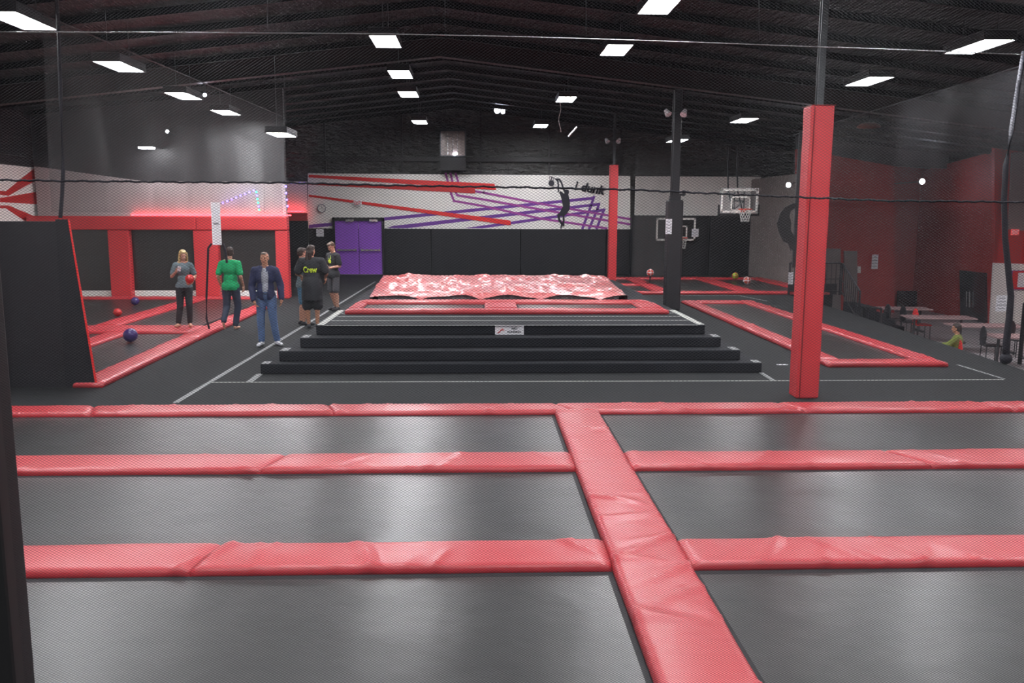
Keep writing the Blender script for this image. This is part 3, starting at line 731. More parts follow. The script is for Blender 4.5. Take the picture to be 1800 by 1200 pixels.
# ------------------------------------------------------------------ floor tapes
def tape(pts, w, label, m='tape'):
    bm = NB(); P = [G(a, b, 0) for a, b in pts]
    for a, b in zip(P[:-1], P[1:]):
        d = (b - a).normalized(); n = Vector((-d.y, d.x, 0)) * w / 2
        prism(bm, [a - n, b - n, b + n, a + n], (0, 0, 0.004))
    return tag(obj('floor_tape', bm, M[m]), label, 'tape', 'grey tape lines on black carpet')
tape([(308, 708), (505, 590), (660, 495)], 0.075, 'long grey tape line running back past the shoes of the man in navy')
tape([(372, 672), (1398, 669), (1765, 667)], 0.03, 'thin pale stitched line across the carpet before the steps', 'thread')
tape([(437, 672), (457, 657)], 0.10, 'short grey tape patch at the left foot of the steps')
tape([(1338, 655), (1360, 669)], 0.07, 'short grey tape patch at the right foot of the steps')
tape([(1683, 641), (1765, 666)], 0.05, 'pale tape line from the near right corner of the lane')
tape([(1190, 519), (1300, 519.5), (1348, 529)], 0.05, 'thin pale seam line beyond far end of the lane')
p = G(1375, 641, 0); bm = NB(); box(bm, -0.09, 0.09, -0.03, 0.03, 0, 0.006); tag(obj('paper_tag', bm, M['paper'], loc=p), 'small white tag lying on the carpet left of near red column', 'paper')

# ------------------------------------------------------------------ ceiling lights
def fixture(x, y, z, label, group='rectangular ceiling lights'):
    t = empty('ceiling_light', (x, y, z), 0, label, 'ceiling light', group)
    bm = NB(); hx, hy = 0.27, 0.62
    box(bm, -hx, hx, -hy, hy, 0.03, 0.14, 0.015)
    for (a, b, c, d) in ((-hx, hx, -hy, -hy + 0.02), (-hx, hx, hy - 0.02, hy), (-hx, -hx + 0.02, -hy + 0.02, hy - 0.02), (hx - 0.02, hx, -hy + 0.02, hy - 0.02)):
        box(bm, a, b, c, d, -0.02, 0.032)
    hs = obj('housing', bm, M['blackmetal'], t)
    bm = NB(); box(bm, -hx + 0.021, hx - 0.021, -hy + 0.021, hy - 0.021, -0.012, 0.022); obj('diffuser', bm, M['panel'], t)
    zc = ceil_z(x) - z
    for s in (-1, 1):
        bm = NB(); tube(bm, [(0, s * 0.5, 0.13), (0, s * 0.5, zc)], 0.006, 5); obj('hanging_wire', bm, M['steel'], hs)
    return t
vis = [(35, 35, 5.3, 'cut off by the left edge of the picture'), (210, 116, 5.3, 'second of the left outer row, above the black partition'),
       (323, 168, 5.3, 'third of the left outer row'), (397, 197, 5.3, 'fourth of the left outer row, before the court end wall'),
       (678, 72, 5.9, 'nearest visible of the left inner row'), (704, 130, 5.9, 'second of the left inner row'), (718, 165, 5.9, 'third of the left inner row'),
       (738, 214, 5.9, 'farthest of the left inner row, near the square glass box'), (1160, 8, 5.9, 'cut off by the top edge of the picture'),
       (1083, 87, 5.9, 'second of the right inner row, left of the grey post'), (995, 174, 5.9, 'third of the right inner row with a dangling cord'),
       (950, 221, 5.9, 'farthest of the right inner row, over the dunking figure'), (1720, 81, 5.3, 'near the top right corner of the picture'),
       (1527, 142, 5.3, 'right of the near red column'), (1308, 211, 5.3, 'left of the near red column, over the basketball hoops'), (1190, 247, 5.0, 'half hidden behind the black column')]
for (px, py, z, l) in vis:
    p = G(px, py, z); fixture(p.x, p.y, z, 'bright rectangular ceiling light, ' + l)
p = W(495, 236, 22.3); fixture(p.x, p.y, p.z, 'bright rectangular ceiling light, low at the end of the court wall')
for y, l in ((9.0, 'over the front trampolines'), (4.5, 'above the viewing platform')):
    for x, z in ((-6.9, 5.3), (-2.0, 5.9), (2.75, 5.9), (7.9, 5.3)):
        if not (abs(x) < 3 and False): fixture(x, y, z, 'rectangular ceiling light outside the frame, ' + l, 'ceiling lights outside the frame')
for x, y in ((14.2, 20.0), (17.5, 20.5), (14.0, 13.0)): fixture(x, y, 4.6, 'added rectangular light outside the frame, brightening the cafe', 'ceiling lights outside the frame')  # unseen lights added to brighten the cafe
for y in (0.0,):
    for x, z in ((-4, 5.6), (1.0, 6.0), (5.5, 5.6)): fixture(x, y, z, 'rectangular ceiling light outside the frame, behind the viewing platform', 'ceiling lights outside the frame')

def flood(px, py, Y, r, label, arm=None, est=None):
    p = W(px, py, Y); t = empty('flood_light', p, 0, label, 'light')
    bm = NB(); bmesh.ops.create_cone(bm, cap_ends=True, segments=16, radius1=r * 1.25, radius2=r * 0.8, depth=r * 1.6, matrix=Matrix.Translation((0, r * 0.9, 0)) @ Matrix.Rotation(-PI / 2, 4, 'X')); 
    hs = obj('lamp_housing', bm, M['blackmetal'], t, True)
    obj('lamp_lens', ball_bm(r, sc=(1, 0.4, 1)), M['flood'], hs, True)
    if arm:
        bm = NB(); tube(bm, [(0, r * 1.2, 0), (arm[0], arm[1], arm[2])], 0.015, 6); obj('bracket', bm, M['blackmetal'], t)
flood(874, 194, YB - 2.2, 0.11, 'bright bluish flood lamp in mid roof, left one of the pair', (0, 0.1, 0.3))
flood(884, 196, YB - 2.2, 0.08, 'bluish flood lamp in mid roof, smaller right one of the pair', (0.0, 0.1, 0.3))
flood(1386, 325, W(1386, 325, 29.0).y, 0.08, 'small bright lamp on the grey ribbed wall', (0.3, 0.1, 0.1))
flood(1621, 319, YR - 1.0, 0.10, 'bright lamp high on the dark red cafe wall', (0, 2.7, 0.0))
flood(360, 167, 22.5, 0.045, 'small bright lamp right of the third left ceiling light', (0, 0.1, 0.5))
flood(294, 231, 25.5, 0.045, 'small bluish lamp above the white court wall', (0, 0.6, 0.0))
p = W(258, 260, YC - 0.7)
t = empty('wall_lamp', p, 0, 'small lit wall lamp above the white court wall at left', 'light')
bm = NB(); box(bm, -0.2, 0.2, -0.1, 0.1, -0.02, 0.02); obj('diffuser', bm, M['panel'], t)
bm = NB(); box(bm, -0.22, 0.22, -0.12, 0.7, 0.021, 0.06); obj('housing', bm, M['blackmetal'], t)
# dome pendant, unlit
p = W(1527, 224, 24.0)
t = empty('pendant_lamp', p, 0, 'unlit brownish dome pendant hanging over the red cafe area', 'light')
bm = NB(); bmesh.ops.create_uvsphere(bm, u_segments=24, v_segments=12, radius=0.32, matrix=Matrix.Diagonal((1, 1, 0.45, 1)))
bmesh.ops.delete(bm, geom=[v for v in bm.verts if v.co.z < -0.03], context='VERTS'); M['brown'] = mat('brown_shade', (0.22, 0.08, 0.06), 0.4, var=0.1)
obj('shade', bm, M['brown'], t, True)
bm = NB(); tube(bm, [(0, 0, 0.1), (0, 0, ceil_z(p.x) - p.z)], 0.012, 6); obj('cord', bm, M['blackmetal'], t)

# square guarded glass box high on the back wall
p = W(796, 252, YB - 0.6); sc = (YB - 0.6) / F
t = empty('glass_box', p, 0, 'square reflective glass-fronted box mounted high above the mural', 'wall box')
h = 22 * sc
bm = NB(); box(bm, -h, h, 0.0, 0.6, -h, h); obj('case', bm, M['blackmetal'], t)
M['tint'] = mat('glass_painted_reflections', (0.09, 0.065, 0.07), 0.25, var=0.9, vscale=7, two=(0.42, 0.34, 0.30), bump=0.5, bscale=9, spec=0.8, detail=8)  # pale mottling in the colour stands in for reflected lights
bm = NB(); box(bm, -h + 0.04, h - 0.04, -0.02, -0.001, -h + 0.04, h - 0.04); obj('pane', bm, M['tint'], t)
bm = NB()
for (a, b, c, d) in ((-h, h, h - 0.04, h), (-h, h, -h, -h + 0.04), (-h, -h + 0.035, -h, h), (h - 0.035, h, -h, h)): box(bm, a, b, -0.04, 0.0, c, d)
obj('frame', bm, M['steel'], t)
bm = NB()
for x in (-0.33, 0.0, 0.3): tube(bm, [(x * h * 1.2, -0.03, h * 0.8), (x * h * 1.2, -0.03, -h * 0.85)], 0.012, 5)
tube(bm, [(-h * 0.6, -0.03, h * 0.55), (-0.05, -0.03, h * 0.5)], 0.02, 5)
obj('inner_bars', bm, M['chrome'], t)
bm = NB(); box(bm, -h, h, 0.0, 0.55, -h - 0.55, -h - 0.01); obj('shelf_bracket', bm, M['black'], t)
obj('indicator_lamp', ball_bm(0.05, (0.02 + 0.06, -0.06, -h * 0.83)), M['flood'], t)

# hanging cord and stick near the third right light
bm = NB(); a = W(984, 176, 24.5); pts = [W(984 + 2 * math.sin(k), 180 + k * 6.5, 24.5) for k in range(9)]; tube(bm, pts, 0.012, 6)
tag(obj('pull_string', bm, M['whitecord']), 'thin white cord dangling from the third light of right inner row', 'cord')
bm = NB(); tube(bm, [W(999, 240, 26), W(1014, 223, 26)], 0.028, 6); tag(obj('hanging_tube', bm, M['paper']), 'short pale slanting tube hanging right of the dangling cord', 'tube')

# ------------------------------------------------------------------ led strings
def ledstring(pts, Y, ms, label, n):
    P = [W(a, b, Y) for a, b in pts]; t = empty('string_light', P[0], 0, label, 'string light')
    bm = NB(); tube(bm, [p - P[0] for p in P], 0.006, 5); obj('wire', bm, M['blackmetal'], t)
    tot = sum((b - a).length for a, b in zip(P[:-1], P[1:]))
    for k in range(n):
        s = (k + 0.5) / n * tot
        for a, b in zip(P[:-1], P[1:]):
            L = (b - a).length
            if s <= L: q_ = a.lerp(b, s / L); break
            s -= L
        bm = ball_bm(0.032, q_ - P[0], 8, 6); obj('bulb', bm, M[ms[k % len(ms)]], t)
ledstring([(388, 358), (403, 352), (420, 345), (450, 333)], YC - 0.15, ['ledblue'], 'slanting string of violet lights above the narrow hanging sign', 8)
ledstring([(450, 334), (453, 352), (456, 372)], YC - 0.15, ['ledgreen', 'ledblue', 'ledgreen'], 'short vertical string of green lights beside the violet ones', 6)
ledstring([(502, 322), (503, 340), (506, 368)], YC - 0.25, ['ledblue'], 'vertical string of blue lights at the corner of the court wall', 4)
ledstring([(508, 321), (520, 322), (538, 321)], YB - 0.7, ['ledblue'], 'short row of blue lights left of the mural top', 4)

# ------------------------------------------------------------------ signs
notice(380, 393, 16, 75, 19.2, 'tall narrow white sign hanging on the net above the green shirt', lines=1)
notice(1390, 489, 9, 21, 26.9, 'small white notice on the black railing post', tilt=0.2)
notice(1538, 460, 11, 25, YR - 0.05, 'white notice on the red wall right of the grey doors')
notice(1222, 409, 12, 14, YB - 0.85, 'square white notice at the right edge of the wall backboard', lines=3)
notice(1761, 533, 21, 28, 16.6, 'white notice with circles on the net before the white cafe wall', tilt=0.1)

# ------------------------------------------------------------------ basketball hoops
def hoop_rim(t, c, r, drop):
    bm = NB(); tube(bm, [(c[0] + r * math.cos(k * PI / 14), c[1] + r * math.sin(k * PI / 14), c[2]) for k in range(29)], 0.02, 6)
    box(bm, c[0] - 0.09, c[0] + 0.09, c[1] + r, 0, c[2] - 0.10, c[2] + 0.02)
    rim = obj('rim', bm, M['orange'], t)
    bm = NB(); n = 12
    for k in range(n):
        for s in (-1, 1):
            pts = []
            for j in range(6):
                a = 2 * PI * (k + s * j * 0.5) / n; rr = r * (1 - 0.11 * j + 0.006 * j * j); pts.append((c[0] + rr * math.cos(a), c[1] + rr * math.sin(a), c[2] - drop * j / 5))
            tube(bm, pts, 0.007, 4)
    obj('net', bm, M['whitecord'], rim)
Yh = 31.0; c = W(1299, 353, Yh); s = Yh / F
t = empty('basketball_hoop', c, 0, 'upper basketball hoop with clear glass backboard and padded lower edge', 'basketball hoop')
hw, hh = 34 * s, 22 * s
bm = NB(); box(bm, -hw, hw, 0, 0.02, -hh, hh); obj('backboard', bm, M['glass'], t)
def ringframe(bm, hw, hh, cx, cz, th, y0=-0.03, y1=0.03):
    for (a, b, c_, d) in ((-hw, hw, hh - th, hh), (-hw, hw, -hh, -hh + th), (-hw, -hw + th, -hh, hh), (hw - th, hw, -hh, hh)): box(bm, cx + a, cx + b, y0, y1, cz + c_, cz + d)
bm = NB(); ringframe(bm, hw, hh, 0, 0, 0.03); obj('board_frame', bm, M['chrome'], t)
bm = NB(); ringframe(bm, hw - 0.04, hh - 0.04, 0, 0, 0.06, -0.035, -0.031); ringframe(bm, 0.36, 0.26, 0.05, -0.1, 0.05, -0.035, -0.031); obj('painted_border', bm, M['white'], t)
bm = NB(); box(bm, -hw - 0.03, hw + 0.03, -0.05, 0.05, -hh - 0.09, -hh); box(bm, -hw - 0.05, -hw, -0.05, 0.05, -hh - 0.09, -hh + 0.32); box(bm, hw, hw + 0.05, -0.05, 0.05, -hh - 0.09, -hh + 0.32); obj('edge_padding', bm, M['black'], t)
hoop_rim(t, (0.13, -0.38, -0.30), 0.23, 0.45)
bm = NB()
for x in (-0.15, 0.2): tube(bm, [(x, 0.05, hh * 0.7), (x, 0.05, -0.5), (x, 0.9, 0.4), (x, 1.2, 2.0)], 0.03, 6)
tube(bm, [(-0.15, 0.05, 0.0), (0.2, 0.05, 0.0)], 0.025, 6); tube(bm, [(-0.15, 0.05, -0.3), (0.2, 0.05, 0)], 0.02, 6)
obj('support_arm', bm, M['blackmetal'], t)
Yh = YB - 0.8; c = W(1188, 403, Yh); s = Yh / F
t = empty('basketball_hoop', c, 0, 'lower basketball hoop with white outlined dark backboard behind the black column', 'basketball hoop')
hw, hh = 35 * s, 20 * s
bm = NB(); box(bm, -hw, hw, 0, 0.04, -hh, hh); obj('backboard', bm, M['black'], t)
bm = NB(); ringframe(bm, hw, hh, 0, 0, 0.08, -0.012, 0.0); ringframe(bm, 0.28, 0.26, 0.2, -0.1, 0.06, -0.012, 0.0); obj('painted_border', bm, M['white'], t)
hoop_rim(t, (0.2, -0.35, -0.34), 0.21, 0.45)
bm = NB(); box(bm, -0.3, 0.3, 0.04, 0.29, -0.2, 0.2); obj('wall_bracket', bm, M['blackmetal'], t)

# ------------------------------------------------------------------ balls
def ball(px, py_bottom, r, m, label, z=0.03, seam=None, name='play_ball', cat='ball'):
    p = G(px, py_bottom, z); t = tag(obj(name, ball_bm(r, u=24, v=16), m, None, True, loc=(p.x, p.y, z + r)), label, cat)
    if seam:
        bm = NB()
        for ax in range(3):
            pts = []
            for k in range(25):
                a, b = math.cos(k * PI / 12) * (r + 0.001), math.sin(k * PI / 12) * (r + 0.001)
                pts.append(((a, b, 0), (a, 0, b), (0, a, b))[ax])
            tube(bm, pts, 0.012, 5)
        o = obj('ball_panels', bm, seam, t)
    return t
ball(207, 556, 0.10, M['redball'], 'small red ball on the far court trampoline')
ball(238, 536, 0.11, M['purpleball'], 'small purple ball near the padded court wall')
ball(230, 601, 0.135, M['purpleball'], 'large purple ball on the near court trampoline')
M['bball'] = mat('basketball_leather', (0.55, 0.08, 0.05), 0.5, bump=0.3, bscale=120, bdist=0.003)
ball(1292, 490, 0.12, M['greenball'], 'yellow and green ball against the far black padding', z=0.09, seam=M['redball'], name='basketball')
ball(1313, 499, 0.13, M['bball'], 'red and white basketball on the far right trampoline', seam=M['paper'], name='basketball')
# ball on a little stand by black column
p = W(1143, 480, 30.5)
t = empty('ball_stand', (p.x, p.y, 0.09), 0, 'thin black stand left of the black column with a ball on top', 'stand')
bm = NB(); tube(bm, [(0, 0, 0), (0, 0, p.z - 0.22)], 0.03, 8); box(bm, -0.12, 0.12, -0.12, 0.12, 0, 0.02); obj('pole', bm, M['blackmetal'], t)
bm = NB(); bmesh.ops.create_cone(bm, cap_ends=True, segments=16, radius1=0.04, radius2=0.10, depth=0.04, matrix=Matrix.Translation((0, 0, p.z - 0.20))); obj('cup', bm, M['blackmetal'], t)
o = tag(obj('basketball', ball_bm(0.12, u=24, v=16), M['bball'], None, True, loc=(p.x, p.y, p.z + 0.02)), 'red and white basketball on the thin black stand', 'ball')
bm = NB()
for ax in range(3):
    tube(bm, [((math.cos(k * PI / 12) * .121, math.sin(k * PI / 12) * .121, 0), (math.cos(k * PI / 12) * .121, 0, math.sin(k * PI / 12) * .121), (0, math.cos(k * PI / 12) * .121, math.sin(k * PI / 12) * .121))[ax] for k in range(25)], 0.012, 5)
obj('ball_panels', bm, M['paper'], o)

# hanging black bag-like figure on the grey wall (padded climbing silhouette)
YS = 26.6; o_ = W(1388, 400, YS)
t = empty('wall_cutout', o_, 0, 'black dunking athlete cutout on the grey ribbed wall', 'cutout')
bm = NB()
fg = [(1402, 356), (1400, 364), (1390, 371), (1388, 380), (1391, 392), (1390, 404), (1396, 415), (1402, 405), (1404, 410), (1399, 424), (1396, 437), (1391, 441), (1386, 428), (1378, 425), (1370, 408), (1366, 392), (1372, 374), (1380, 364), (1392, 358)]
prism(bm, [W(a, b, YS) - o_ for a, b in fg], (0, 0.05, 0)); obj('figure', bm, M['black'], t)
bm = NB(); box(bm, W(1397, 400, YS).x - o_.x, W(1404, 400, YS).x - o_.x, 0.0, 0.08, W(1400, 470, YS).z - o_.z, W(1400, 232, YS).z - o_.z); obj('upright', bm, M['blackmetal'], t)

# ------------------------------------------------------------------ railings by the stairs
def railing(A, B, h, label, nb, z0=0.0, z1=0.0, solid=0.0):
    A = Vector((A[0], A[1], z0)); B = Vector((B[0], B[1], z1)); t = empty('railing', A, 0, label, 'railing'); D = B - A
    up_ = Vector((0, 0, 1))
    for f in (0, 1):
        bm = NB(); tube(bm, [D * f, D * f + up_ * h], 0.035, 8); obj('post', bm, M['blackmetal'], t)
    bm = NB(); tube(bm, [up_ * h, D + up_ * h], 0.03, 8); obj('top_rail', bm, M['blackmetal'], t)
    bm = NB(); tube(bm, [up_ * 0.12, D + up_ * 0.12], 0.02, 6); tube(bm, [up_ * h * 0.5, D + up_ * h * 0.5], 0.014, 6); obj('bottom_rail', bm, M['blackmetal'], t)
    for k in range(1, nb):
        bm = NB(); tube(bm, [D * (k / nb) + up_ * 0.12, D * (k / nb) + up_ * h], 0.012, 5); obj('baluster', bm, M['blackmetal'], t)
    return t
ra = W(1386, 520, 27.0); rb = W(1478, 520, 27.0)
railing((ra.x, 27.0), (rb.x - 0.05, 27.0), 1.02, 'black metal railing at the back edge of carpet behind near red column', 11)
rc = W(1519, 560, 25.0)
railing((rb.x, 27.0), (rc.x, 25.4), 1.0, 'black sloping stair railing descending towards the cafe floor', 9, 0.0, -0.75)
rd = W(1545, 560, 24.6)
railing((rc.x + 0.08, 25.3), (rd.x + 0.1, 24.7), 0.95, 'short black railing at the bottom of the cafe stairs', 3, -1.15, -1.15)
bm = NB(); box(bm, ra.x + 0.05, rb.x - 0.1, 27.1, 27.2, 0, 0.35)
tag(obj('kick_panel', bm, M['blackpad']), 'low dark panel behind the black railing', 'panel')
# stairs down
st = empty('stairs', (rb.x, 26.5, -1.15), 0, 'dark stairs going down beside the sloping railing', 'stairs')
for k in range(5):
    bm = NB(); box(bm, 0.05 + k * 0.3, 0.35 + k * 0.3, -1.3, 0.4, 0, 1.15 - 0.2 * (k + 1), 0.01); obj('step', bm, M['carpet_side'], st)
# railing far right near the cafe
e0 = G(1782, 640, 0); e1 = G(1870, 668, 0)
railing((e0.x + 0.1, e0.y), (e1.x + 0.4, e1.y - 1.0), W(1785, 533, e0.y).z, 'black barred railing at the right edge of the picture', 8)

# doors on the cafe walls
def slab(name, px0, px1, py0, py1, Y, m, label=None, cat='door', th=0.06):
    bm = NB(); prism(bm, [W(px0, py1, Y), W(px1, py1, Y), W(px1, py0, Y), W(px0, py0, Y)], (0, th, 0)); o = obj(name, bm, m)
    return tag(o, label, cat) if label else o
d = slab('door_2', 1484, 1507, 441, 546, YR - 0.06, M['greywall']); d['kind'] = 'structure'
d = slab('door_3', 1452, 1478, 437, 546, YR - 0.06, M['greywall']); d['kind'] = 'structure'
o = slab('wall_switch', 1508, 1513, 468, 480, YR - 0.05, M['white'], 'small pale wall box right of the grey door', 'wall box')
# glass double door on the side wall
def wc(px, py):  # point on the slanting side wall
    a = Vector((pC0.x, pC0.y + 1.8, 0)); b = pC1; n = Vector((b.y - a.y, -(b.x - a.x), 0)); d_ = ray(px, py)
    t_ = (Vector((a.x, a.y, 0)) - CAM).dot(n) / d_.dot(n); return CAM + d_ * t_
dq = [wc(1690, 578), wc(1735, 582), wc(1735, 479), wc(1690, 475)]
dq[0].z = dq[1].z = -1.14; dq[2].z = dq[3].z = (dq[2].z + dq[3].z) / 2
d4 = empty('door_4', dq[0]); d4['kind'] = 'structure'
bm = NB(); prism(bm, [p_ - dq[0] for p_ in dq], (-0.08, 0, 0)); obj('door_leaf', bm, M['glossdoor'], d4)
bm = NB(); m0 = wc(1706, 540) - dq[0]; m1 = wc(1706, 512) - dq[0]; tube(bm, [m0 + Vector((-0.14, 0, 0)), m1 + Vector((-0.14, 0, 0))], 0.02, 6); m0 = wc(1711, 540) - dq[0]; m1 = wc(1711, 512) - dq[0]; tube(bm, [m0 + Vector((-0.14, 0, 0)), m1 + Vector((-0.14, 0, 0))], 0.02, 6)
obj('door_handle', bm, M['chrome'], d4)
# framed poster, exit sign on the cafe front wall
t = empty('wall_poster', W(1800, 492, 28.5), 0, 'red and pale framed poster on the white cafe wall at right edge', 'poster')
s = 28.5 / F
bm = NB(); box(bm, -23 * s, 45 * s, 0, 0.03, -17 * s, 17 * s); obj('frame', bm, M['purple'], t)
bm = NB(); box(bm, -22 * s, 44 * s, -0.01, 0, -16 * s, 16 * s); obj('print', bm, M['redpaint'], t)
bm = NB(); box(bm, -12 * s, 40 * s, -0.02, -0.01, -13 * s, 13 * s); obj('pale_field', bm, M['paper'], t)
p = W(1785, 408, 28.45)
ex2 = empty('exit_sign', p, 0, 'small lit red exit sign on the red wall at the far right', 'sign')
bm = NB(); box(bm, -0.13, 0.13, 0, 0.05, -0.10, 0.10); obj('housing', bm, mat('exit_face', (0.8, 0.1, 0.1), 0.5, emit=(1, 0.12, 0.12), estr=0.5), ex2)
text_on('lettering', 'EXIT', (-0.11, -0.004, -0.07), (0.22, 0, 0), (0, 0, 0.14), M['paper'], ex2, bold=0.02)
# dark screen on the recess wall
o = slab('television', 1578, 1612, 511, 540, YR + 1.2, M['glossdoor'], 'dark flat screen on stand against the recessed red wall', 'television')
o = slab('wall_thermostat', 1642, 1648, 505, 516, YR + 1.7, M['white'], 'small pale box on the recessed red wall', 'wall box')
bm = NB(); prism(bm, [W(1560, 556, YR - 0.1), W(1655, 558, YR - 0.1), W(1655, 566, YR - 0.1), W(1560, 564, YR - 0.1)], (0, 0.4, 0)); struct('trim_cafe_base', bm, M['black'])

# cafe tables, chairs
def table(px, py, Y, L, wd, rz, label):
    p = W(px, py, Y); z = -1.15
    t = empty('cafe_table', (p.x, p.y, z), rz, label, 'table', 'cafe tables')
    bm = NB(); box(bm, -L / 2, L / 2, -wd / 2, wd / 2, 0.71, 0.75, 0.01); obj('tabletop', bm, M['tabletop'], t)
    for sx in (-1, 1):
        bm = NB(); tube(bm, [(sx * L * 0.35, 0, 0.05), (sx * L * 0.35, 0, 0.71)], 0.035, 8); box(bm, sx * L * 0.35 - 0.04, sx * L * 0.35 + 0.04, -wd * 0.38, wd * 0.38, 0, 0.05); obj('leg', bm, M['steel'], t)
table(1648, 572, 24.4, 1.9, 0.8, -0.12, 'pale pinkish cafe table in front of the seated person in green')
table(1585, 566, 26.8, 1.6, 0.8, -0.1, 'cafe table at left, next to the stairs')
table(1730, 595, 22.5, 1.9, 0.8, -0.1, 'cafe table right of the seated person')
table(1790, 612, 20.4, 1.4, 0.8, -0.1, 'cafe table behind the barred railing')
def chair(x, y, rz, m, label):
    t = empty('cafe_chair', (x, y, -1.15), rz, label, 'chair', 'cafe chairs')
    bm = NB(); box(bm, -0.21, 0.21, -0.21, 0.21, 0.43, 0.47, 0.015); obj('seat', bm, m, t)
    bm = NB(); bmesh.ops.create_uvsphere(bm, u_segments=16, v_segments=10, radius=1, matrix=Matrix.Translation((0, 0.21, 0.70)) @ Matrix.Diagonal((0.21, 0.03, 0.24, 1))); obj('backrest', bm, m, t, True)
    for sx in (-1, 1):
        for sy in (-1, 1):
            bm = NB(); tube(bm, [(sx * 0.18, sy * 0.18, 0), (sx * 0.17, sy * 0.17, 0.43)], 0.014, 6)
            if sy > 0: tube(bm, [(sx * 0.17, 0.18, 0.43), (sx * 0.17, 0.22, 0.6)], 0.014, 6)
            obj('leg', bm, M['steel'], t)
for (px, py, Y, rz, m, l) in ((1620, 578, 24.9, 1.5, 'redpaint', 'red backed cafe chair at left end of the pinkish table'), (1597, 580, 25.6, 1.6, 'blackpad', 'black cafe chair beside the red one'),
                              (1706, 603, 18.4, 1.3, 'redpaint', 'red backed cafe chair right behind the seated person'), (1742, 612, 20.8, 1.4, 'blackpad', 'black cafe chair nearest to the barred railing'),
                              (1570, 575, 26.2, 1.6, 'blackpad', 'black cafe chair next to the stairs'), (1786, 600, 21.8, 0.3, 'blackpad', 'black cafe chair behind the barred railing')):
    p = W(px, py, Y); chair(p.x, p.y, rz, M[m], l)

# ------------------------------------------------------------------ people
M['skin'] = mat('skin', (0.52, 0.27, 0.19), 0.5, var=0.08, vscale=12, spec=0.4)
M['skin2'] = mat('skin_warm', (0.50, 0.24, 0.15), 0.5, var=0.08, vscale=12, spec=0.4)
M['hairdark'] = mat('dark_brown_hair', (0.035, 0.020, 0.015), 0.55, var=0.4, vscale=30, stretch=(1, 1, 0.3))
M['hairbrown'] = mat('brown_hair', (0.085, 0.045, 0.025), 0.55, var=0.4, vscale=30, stretch=(1, 1, 0.3))
M['hairgrey'] = mat('grey_brown_hair', (0.17, 0.14, 0.12), 0.55, var=0.6, vscale=18)
M['hairblond'] = mat('blonde_hair', (0.50, 0.36, 0.16), 0.5, var=0.3, vscale=30, stretch=(1, 1, 0.2))
M['navy'] = mat('navy_cloth', (0.018, 0.026, 0.085), 0.75, var=0.25, vscale=9, bump=0.5, bscale=9, bdist=0.03)
M['jeans'] = mat('blue_denim', (0.085, 0.145, 0.29), 0.8, var=0.45, vscale=7, bump=0.5, bscale=10, bdist=0.03)
M['darkjeans'] = mat('dark_denim', (0.025, 0.035, 0.065), 0.8, var=0.3, vscale=8, bump=0.5, bscale=10, bdist=0.03)
M['blueshort'] = mat('light_blue_denim', (0.07, 0.19, 0.30), 0.8, var=0.3, vscale=8)
M['green'] = mat('green_cotton', (0.0, 0.36, 0.12), 0.8, var=0.15, vscale=6, bump=0.5, bscale=7, bdist=0.03)
M['lightshirt'] = mat('pale_striped_shirt', (0.46, 0.48, 0.55), 0.8, var=0.12, vscale=40, stretch=(3, 3, 0.2))
M['blacktee'] = mat('black_cotton', (0.016, 0.018, 0.022), 0.85, var=0.3, vscale=6, bump=0.5, bscale=7, bdist=0.03)
M['tealtee'] = mat('grey_teal_print_tee', (0.03, 0.07, 0.09), 0.85, var=0.9, vscale=7, two=(0.20, 0.24, 0.26), detail=3)
M['greyshort'] = mat('dark_grey_cloth', (0.07, 0.07, 0.08), 0.85, var=0.35, vscale=30)
M['olive'] = mat('olive_green_knit', (0.20, 0.24, 0.05), 0.85, var=0.2, vscale=25, bump=0.4, bscale=20)
M['whiteshoe'] = mat('white_leather', (0.72, 0.72, 0.76), 0.45)
M['blackshoe'] = mat('black_shoe', (0.02, 0.02, 0.025), 0.5)
M['eye'] = mat('eye_dark', (0.03, 0.02, 0.02), 0.2)
M['lip'] = mat('lips', (0.35, 0.10, 0.09), 0.5)

def cone_bm(bm, a, ra, b, rb, seg=14):
    a, b = Vector(a), Vector(b)
    for c, r in ((a, ra), (b, rb)): bmesh.ops.create_uvsphere(bm, u_segments=seg, v_segments=8, radius=r, matrix=Matrix.Translation(c))
    d = b - a
    if d.length > 1e-5:
        R_ = Vector((0, 0, 1)).rotation_difference(d.normalized()).to_matrix().to_4x4()
        bmesh.ops.create_cone(bm, cap_ends=True, segments=seg, radius1=ra, radius2=rb, depth=d.length, matrix=Matrix.Translation((a + b) / 2) @ R_)
def ell_bm(bm, c, r, R_=None, seg=16):
    mtx = Matrix.Translation(c) @ (R_ if R_ else Matrix()) @ Matrix.Diagonal((*r, 1))
    bmesh.ops.create_uvsphere(bm, u_segments=seg, v_segments=10, radius=1, matrix=mtx)
_b = ball_bm(1.0, u=14, v=10); _b.verts.ensure_lookup_table()
SPV = np.array([v.co[:] for v in _b.verts]); SPF = [tuple(v.index for v in f.verts) for f in _b.faces]; _b.free()
def ell_np(c, r, R_=None, seg=0):
    v = SPV * np.array(r)
    if R_ is not None: v = v @ np.array(R_.to_3x3()).T
    return v + np.array(c), SPF
